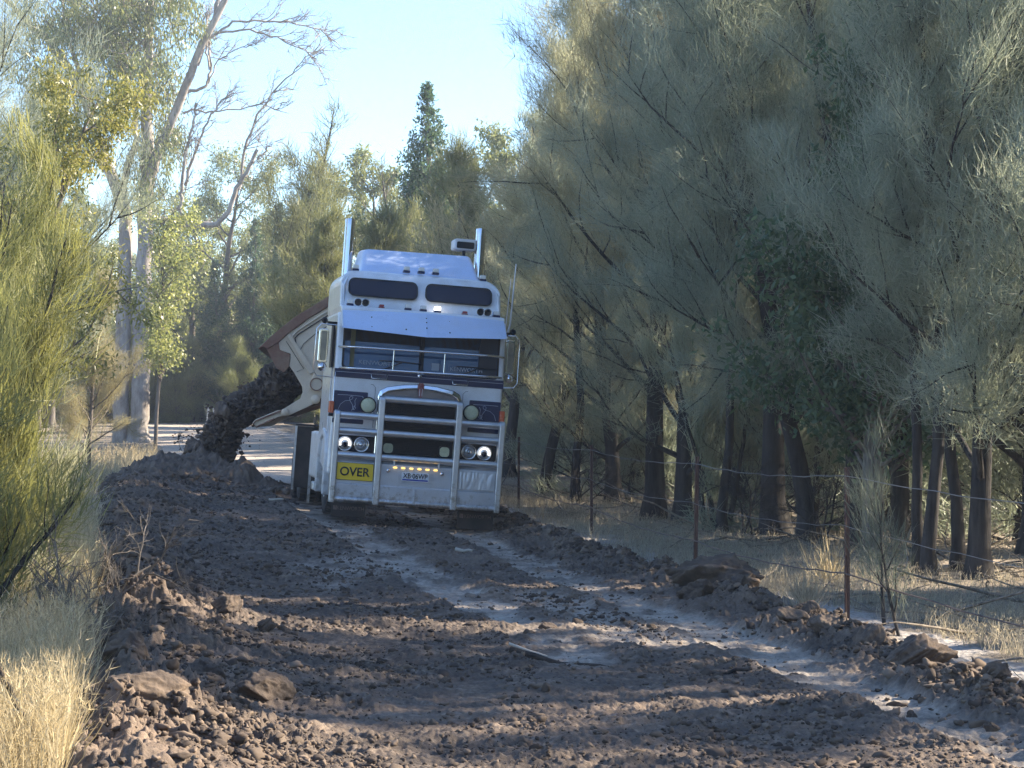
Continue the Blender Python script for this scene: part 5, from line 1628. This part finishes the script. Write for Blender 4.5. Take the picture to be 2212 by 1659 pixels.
    # ---- exhaust stacks
    for x, z in ((-.985, 4.36), (1.02, 4.38)):
        e = MB().tube([(x, 2.60, .95), (x, 2.60, z - .1), (x, 2.62, z)], .076, 28, cap=False)
        e.build("exhaust_stack", M['chrome'], T)
        MB().tube([(x, 2.60, 1.2), (x, 2.60, 2.6)], .12, 24).build("heat_shield", M['chrome'], T)
    # ---- unit on the roof behind the fairing
    ro = MB().prism(rrect(.62, .955, 4.04, 4.21, .035, 5), 2.55, 2.95).build("roof_unit", M['whiteback'], T, .012)
    MB().prism(rrect(.655, .92, 4.065, 4.165, .02, 4), 2.53, 2.56).build("intake", M['black'], ro)
    MB().box(.77, .81, 2.65, 2.72, 3.85, 4.05).build("bracket", M['black'], ro)
    # ---- aerials
    MB().tube([(1.26, 1.0, 2.66), (1.31, 1.0, 2.9), (1.335, 1.0, 3.78)], [.022, .014, .009], 8).build("aerial", M['white'], T)
    MB().tube([(1.22, 1.0, 2.66), (1.25, 1.0, 2.9), (1.275, 1.0, 3.56)], [.018, .008, .005], 8).build("aerial", M['white'], T)
    # ---- mirrors
    for s, xm, z0, z1 in ((-1, -1.42, 2.02, 2.60), (1, 1.27, 2.05, 2.64)):
        m_ = MB().prism(rrect(xm - .075, xm + .065, z0 + .10, z1, .03, 4), .50, .60).build("mirror", M['chrome'], T, .01)
        MB().prism(rrect(xm - .045 * 1, xm + .04, z0 + .13, z1 - .03, .02, 4), .489, .502).build("mirror_glass", paint("mirror_trim", (.30, .27, .20), .3, metal=.3, dirt=.6, dirt_col=(.05, .05, .06), scale=5), m_)
        MB().tube([(s * 1.19, .50, z1 + .06), (xm + s * .05, .48, z1 + .07), (xm + s * .115, .48, z1 + .0), (xm + s * .12, .48, z0 - .02), (xm + s * .07, .48, z0 - .09), (s * 1.18, .50, z0 - .10)], .008, 8).build("mirror_arm", M['chrome'], m_)
        MB().lathe([(0, -.05), (.05, -.04), (.065, 0), (.05, .05), (0, .06)], (xm, .52, z0 + .04), 'y', 20).build("spot_mirror", M['chrome'], m_)
        MB().lathe([(0, -.04), (.03, -.03), (.045, 0), (.03, .04)], (xm + s * .01, .50, z1 + .12), 'y', 16).build("mirror_lamp", M['black'], m_)
        MB().box(min(s * 1.17, xm + s * -.03), max(s * 1.17, xm + s * -.03), .49, .53, z1 + .05, z1 + .11).build("mirror_bracket", M['black'], m_, .01)
    MB().box(XC - 1.27, XC - 1.245, .5, .8, 2.06, 2.70).build("quarter_window", M['black'], T, .008)
    # ---- cab left side: door, wheel guard, steps, tanks
    MB().box(XC - 1.236, XC - 1.223, .75, 1.7, 1.15, 2.62).build("door", M['white'], T, .02)
    MB().prism_x([(.55, .25), (.55, .85), (.75, 1.12), (1.2, 1.2), (1.7, 1.12), (1.9, .8), (1.9, .25), (1.82, .25), (1.8, .7), (1.6, 1.02), (1.2, 1.1), (.85, 1.02), (.66, .8), (.66, .25)], XC - 1.262, XC - .90).build("wheel_guard", M['whiteback'], T, .02)
    MB().prism_x([(.55, .25), (.55, .85), (.75, 1.12), (1.2, 1.2), (1.7, 1.12), (1.9, .8), (1.9, .25), (1.82, .25), (1.8, .7), (1.6, 1.02), (1.2, 1.1), (.85, 1.02), (.66, .8), (.66, .25)], XC + .90, XC + 1.19).build("wheel_guard", M['whiteback'], T, .02)
    for sx in (-1, 1):
        MB().prism_x([(2.2, .42), (2.2, 1.05), (2.3, 1.13), (3.6, 1.13), (3.6, .42)], *((-1.255, -.72) if sx < 0 else (.70, 1.19))).build("fuel_tank", M['whiteback'], T, .05, 4)
        MB().box(*((-1.31, -1.0) if sx < 0 else (.95, 1.2)), 2.0, 2.35, .26, .385).build("step", M['alu'], T, .02)
        MB().box(*((-1.245, -1.205) if sx < 0 else (1.15, 1.18)), 3.7, 3.72, .0, 1.12).build("guard_plate", M['alu'], T)
    # ---- mudflaps under the bumper with lettering
    for x0, x1 in ((-1.15, -.66), (.66, 1.18)):
        mf = MB().box(x0, x1, .46, .475, -.10 if x0 > 0 else -.03, .5).build("mudflap", M['flap'], T, .005)
        text("lettering", "KENWORTH", .055, M['letred'], mf, ((x0 + x1) / 2 + .03, .457, .085), width=.38)
        MB().prism(rrect(x0 + .03, x0 + .085, .055, .115, .008), .454, .459).build("flap_emblem", M['letred'], mf)
    # ---- chassis, wheels
    for x in (-.43, .37):
        MB().box(x - .04, x + .04, .9, 8.4, .72, .98).build("chassis_rail", M['black'], T)
    MB().box(-.95, .9, .5, .7, .35, .7).build("front_axle_beam", M['black'], T, .02)
    for sx in (-1, 1):
        wheel(T, XC + sx * 1.03, 1.23)
        for y in (5.6, 6.95):
            wheel(T, XC + sx * 1.08, y); wheel(T, XC + sx * .76, y)
    # drive axle guards: tall dark curtains either side, bright lip
    for sx in (-1, 1):
        xa, xb = (-1.42, -.72) if sx < 0 else (.68, 1.28)
        gd = MB().box(xa + .02, xb, 4.86, 4.88, .20, 1.18).build("drive_mudflap", M['flap'], T)
        MB().box(xa, xb, 4.80, 7.7, 1.185, 1.215).build("guard_top", M['black'], gd, .008)
        MB().box(xa if sx < 0 else xb - .03, xa + .03 if sx < 0 else xb, 4.80, 4.86, .16, 1.18).build("guard_lip", M['alu'], gd)
    return T


def build_trailer():
    M4 = Matrix.Translation(truck.location) @ truck.rotation_euler.to_matrix().to_4x4() @ Matrix.Translation((0, 9, 0)) @ Matrix.Rotation(math.radians(-5.5), 4, 'Z') @ Matrix.Translation((0, -9, 0))
    T = truck_root("side_tipper_trailer", "tan side-tipping trailer with rusty rim, its bowl tipped over and dumping dark soil", "trailer")
    T.location = M4.to_translation(); T.rotation_euler = M4.to_euler()
    y0, y1 = 9.0, 16.5
    # bowl cross-section, tipped about 40 degrees to the left
    plate = [(-1.535, 2.62), (-1.375, 2.79), (-1.03, 3.09), (-.62, 3.38), (-.1, 3.62), (.35, 3.72), (.62, 3.40), (.72, 2.9), (.55, 2.35), (.1, 1.95), (-.30, 1.75),
             (-.72, 1.72), (-.81, 1.585), (-1.27, 1.325), (-1.35, 1.36), (-1.354, 1.45), (-1.073, 1.656), (-1.04, 1.77), (-1.055, 1.87), (-1.21, 2.10), (-1.31, 2.22), (-1.30, 2.44), (-1.51, 2.50)]
    bowl = MB().prism(plate, y0, y0 + .06).build("bowl_end_plate", M['tan'], T, .006)
    MB().prism(plate, y1, y1 + .06).build("bowl_end_plate", M['tan'], T, .006)
    # long rusty side sheet that forms the upper rim
    rim = [(-1.89, 2.485), (-1.67, 2.73), (-1.295, 3.09), (-.65, 3.556), (-.1, 3.80), (.35, 3.90), (.40, 3.74), (-.1, 3.64), (-.62, 3.39), (-1.03, 3.10), (-1.375, 2.80), (-1.535, 2.63), (-1.72, 2.50), (-1.80, 2.53)]
    MB().prism(rim, y0 - .05, y1 + .1).build("rim_sheet", M['rust'], T, .01)
    # rusty corner gusset and worn edge of the opening
    MB().prism([(-1.75, 2.52), (-1.53, 2.63), (-1.50, 2.50), (-1.31, 2.43), (-1.31, 2.21), (-1.40, 2.10), (-1.54, 2.17)], y0 - .02, y0 + .03).build("rim_gusset", M['rust'], T, .008)
    MB().prism([(-1.885, 2.475), (-1.78, 2.50), (-1.72, 2.47), (-1.60, 2.25), (-1.53, 2.05), (-1.60, 2.06), (-1.68, 2.22), (-1.70, 2.32), (-1.80, 2.40)], y1 - .1, y1).build("rear_gusset", M['black'], T)
    # ribs pressed on the end plate
    def rib(pts, r=.02, mat='tan'):
        MB().tube([(x, y0 - .015, z) for x, z in pts], r, 10).build("rib", M[mat], bowl)
    rib([(-.60, 3.33), (-1.0, 3.03), (-1.22, 2.86), (-1.30, 2.76), (-1.28, 2.66), (-1.1, 2.42), (-.86, 2.14)], .022)
    rib([(-.58, 3.26), (-.98, 2.96), (-1.19, 2.80), (-1.245, 2.73), (-1.22, 2.62), (-1.05, 2.38), (-.80, 2.10)], .010, 'black')
    rib([(-.60, 3.05), (-.9, 2.82), (-1.08, 2.64), (-1.14, 2.52)], .006, 'black')
    MB().prism([(-1.39, 2.76), (-1.34, 2.80), (-.84, 2.15), (-.94, 2.10)], y0 - .05, y0 - .001).build("strut", M['tan'], bowl, .008)
    rib([(-1.40, 2.66), (-1.05, 2.19), (-1.17, 2.13)], .005, 'black')
    # arm from the pivot to the drop-down door
    MB().lathe([(0, -.10), (.075, -.10), (.08, -.08), (.08, .06)], (-.80, y0, 1.655), 'y', 28).build("pivot_pin", M['tan'], bowl)
    MB().lathe([(0, -.09), (.065, -.09), (.07, -.07), (.07, .12)], (-1.32, y0, 1.39), 'y', 28).build("hinge_pin", M['tan'], bowl)
    MB().prism([(-.86, 2.16), (-.70, 2.26), (-.55, 2.05), (-.68, 1.80), (-.92, 1.84)], y0 - .06, y0 - .001).build("pivot_bracket", M['tan'], bowl, .01)
    MB().lathe([(.10, -.075), (.115, -.08), (.12, -.06)], (-.80, y0, 1.93), 'y', 24).build("port_ring", M['rust'], bowl)
    # shell of the bowl: floor and far wall
    fl = MB()
    fl.prism([(-1.33, 1.33), (-1.33, 1.38), (-.35, 1.86), (.12, 2.02), (.52, 2.40), (.66, 2.9), (.56, 3.38), (.30, 3.70), (.36, 3.74), (.64, 3.42), (.74, 2.9), (.58, 2.33), (.12, 1.93), (-.32, 1.73)], y0 + .062, y1 - .002)
    fl.build("bowl_shell", M['inside'], T)
    # drop-down door with its lip
    d = MB().prism([(-1.34, 1.44), (-1.45, 1.42), (-1.84, 1.225), (-1.89, 1.16), (-1.86, 1.11), (-1.80, 1.09), (-1.45, 1.29), (-1.34, 1.33)], y0 + .02, y1 - .05).build("drop_door", M['tan'], T, .008)
    MB().tube([(-1.36, y0 - .01, 1.43), (-1.83, y0 - .01, 1.20), (-1.875, y0 - .01, 1.14), (-1.82, y0 - .01, 1.09), (-1.5, y0 - .01, 1.26)], .016, 8).build("door_edge", M['rust'], d)
    # chassis, drawbar and wheels
    MB().box(-.55, .50, y0 - .6, y1 + .3, 1.02, 1.30).build("trailer_frame", M['rust'], T, .02)
    MB().box(-.60, -.40, y0 - .25, y0 - .05, 1.25, 1.72).build("tipping_post", M['tan'], T, .02)
    MB().box(.30, .5, y0 - .25, y0 - .05, 1.25, 1.9).build("tipping_post", M['tan'], T, .02)
    for y in (13.2, 14.5, 15.8):
        for x in (-1.06, 1.0, -.74, .68):
            wheel(T, x, y)
    MB().box(-1.2, -.65, 12.5, 16.4, 1.06, 1.09).build("mudguard", M['black'], T)
    MB().box(.62, 1.15, 12.5, 16.4, 1.06, 1.09).build("mudguard", M['black'], T)
    return T


truck = build_truck()
trailer = build_trailer()
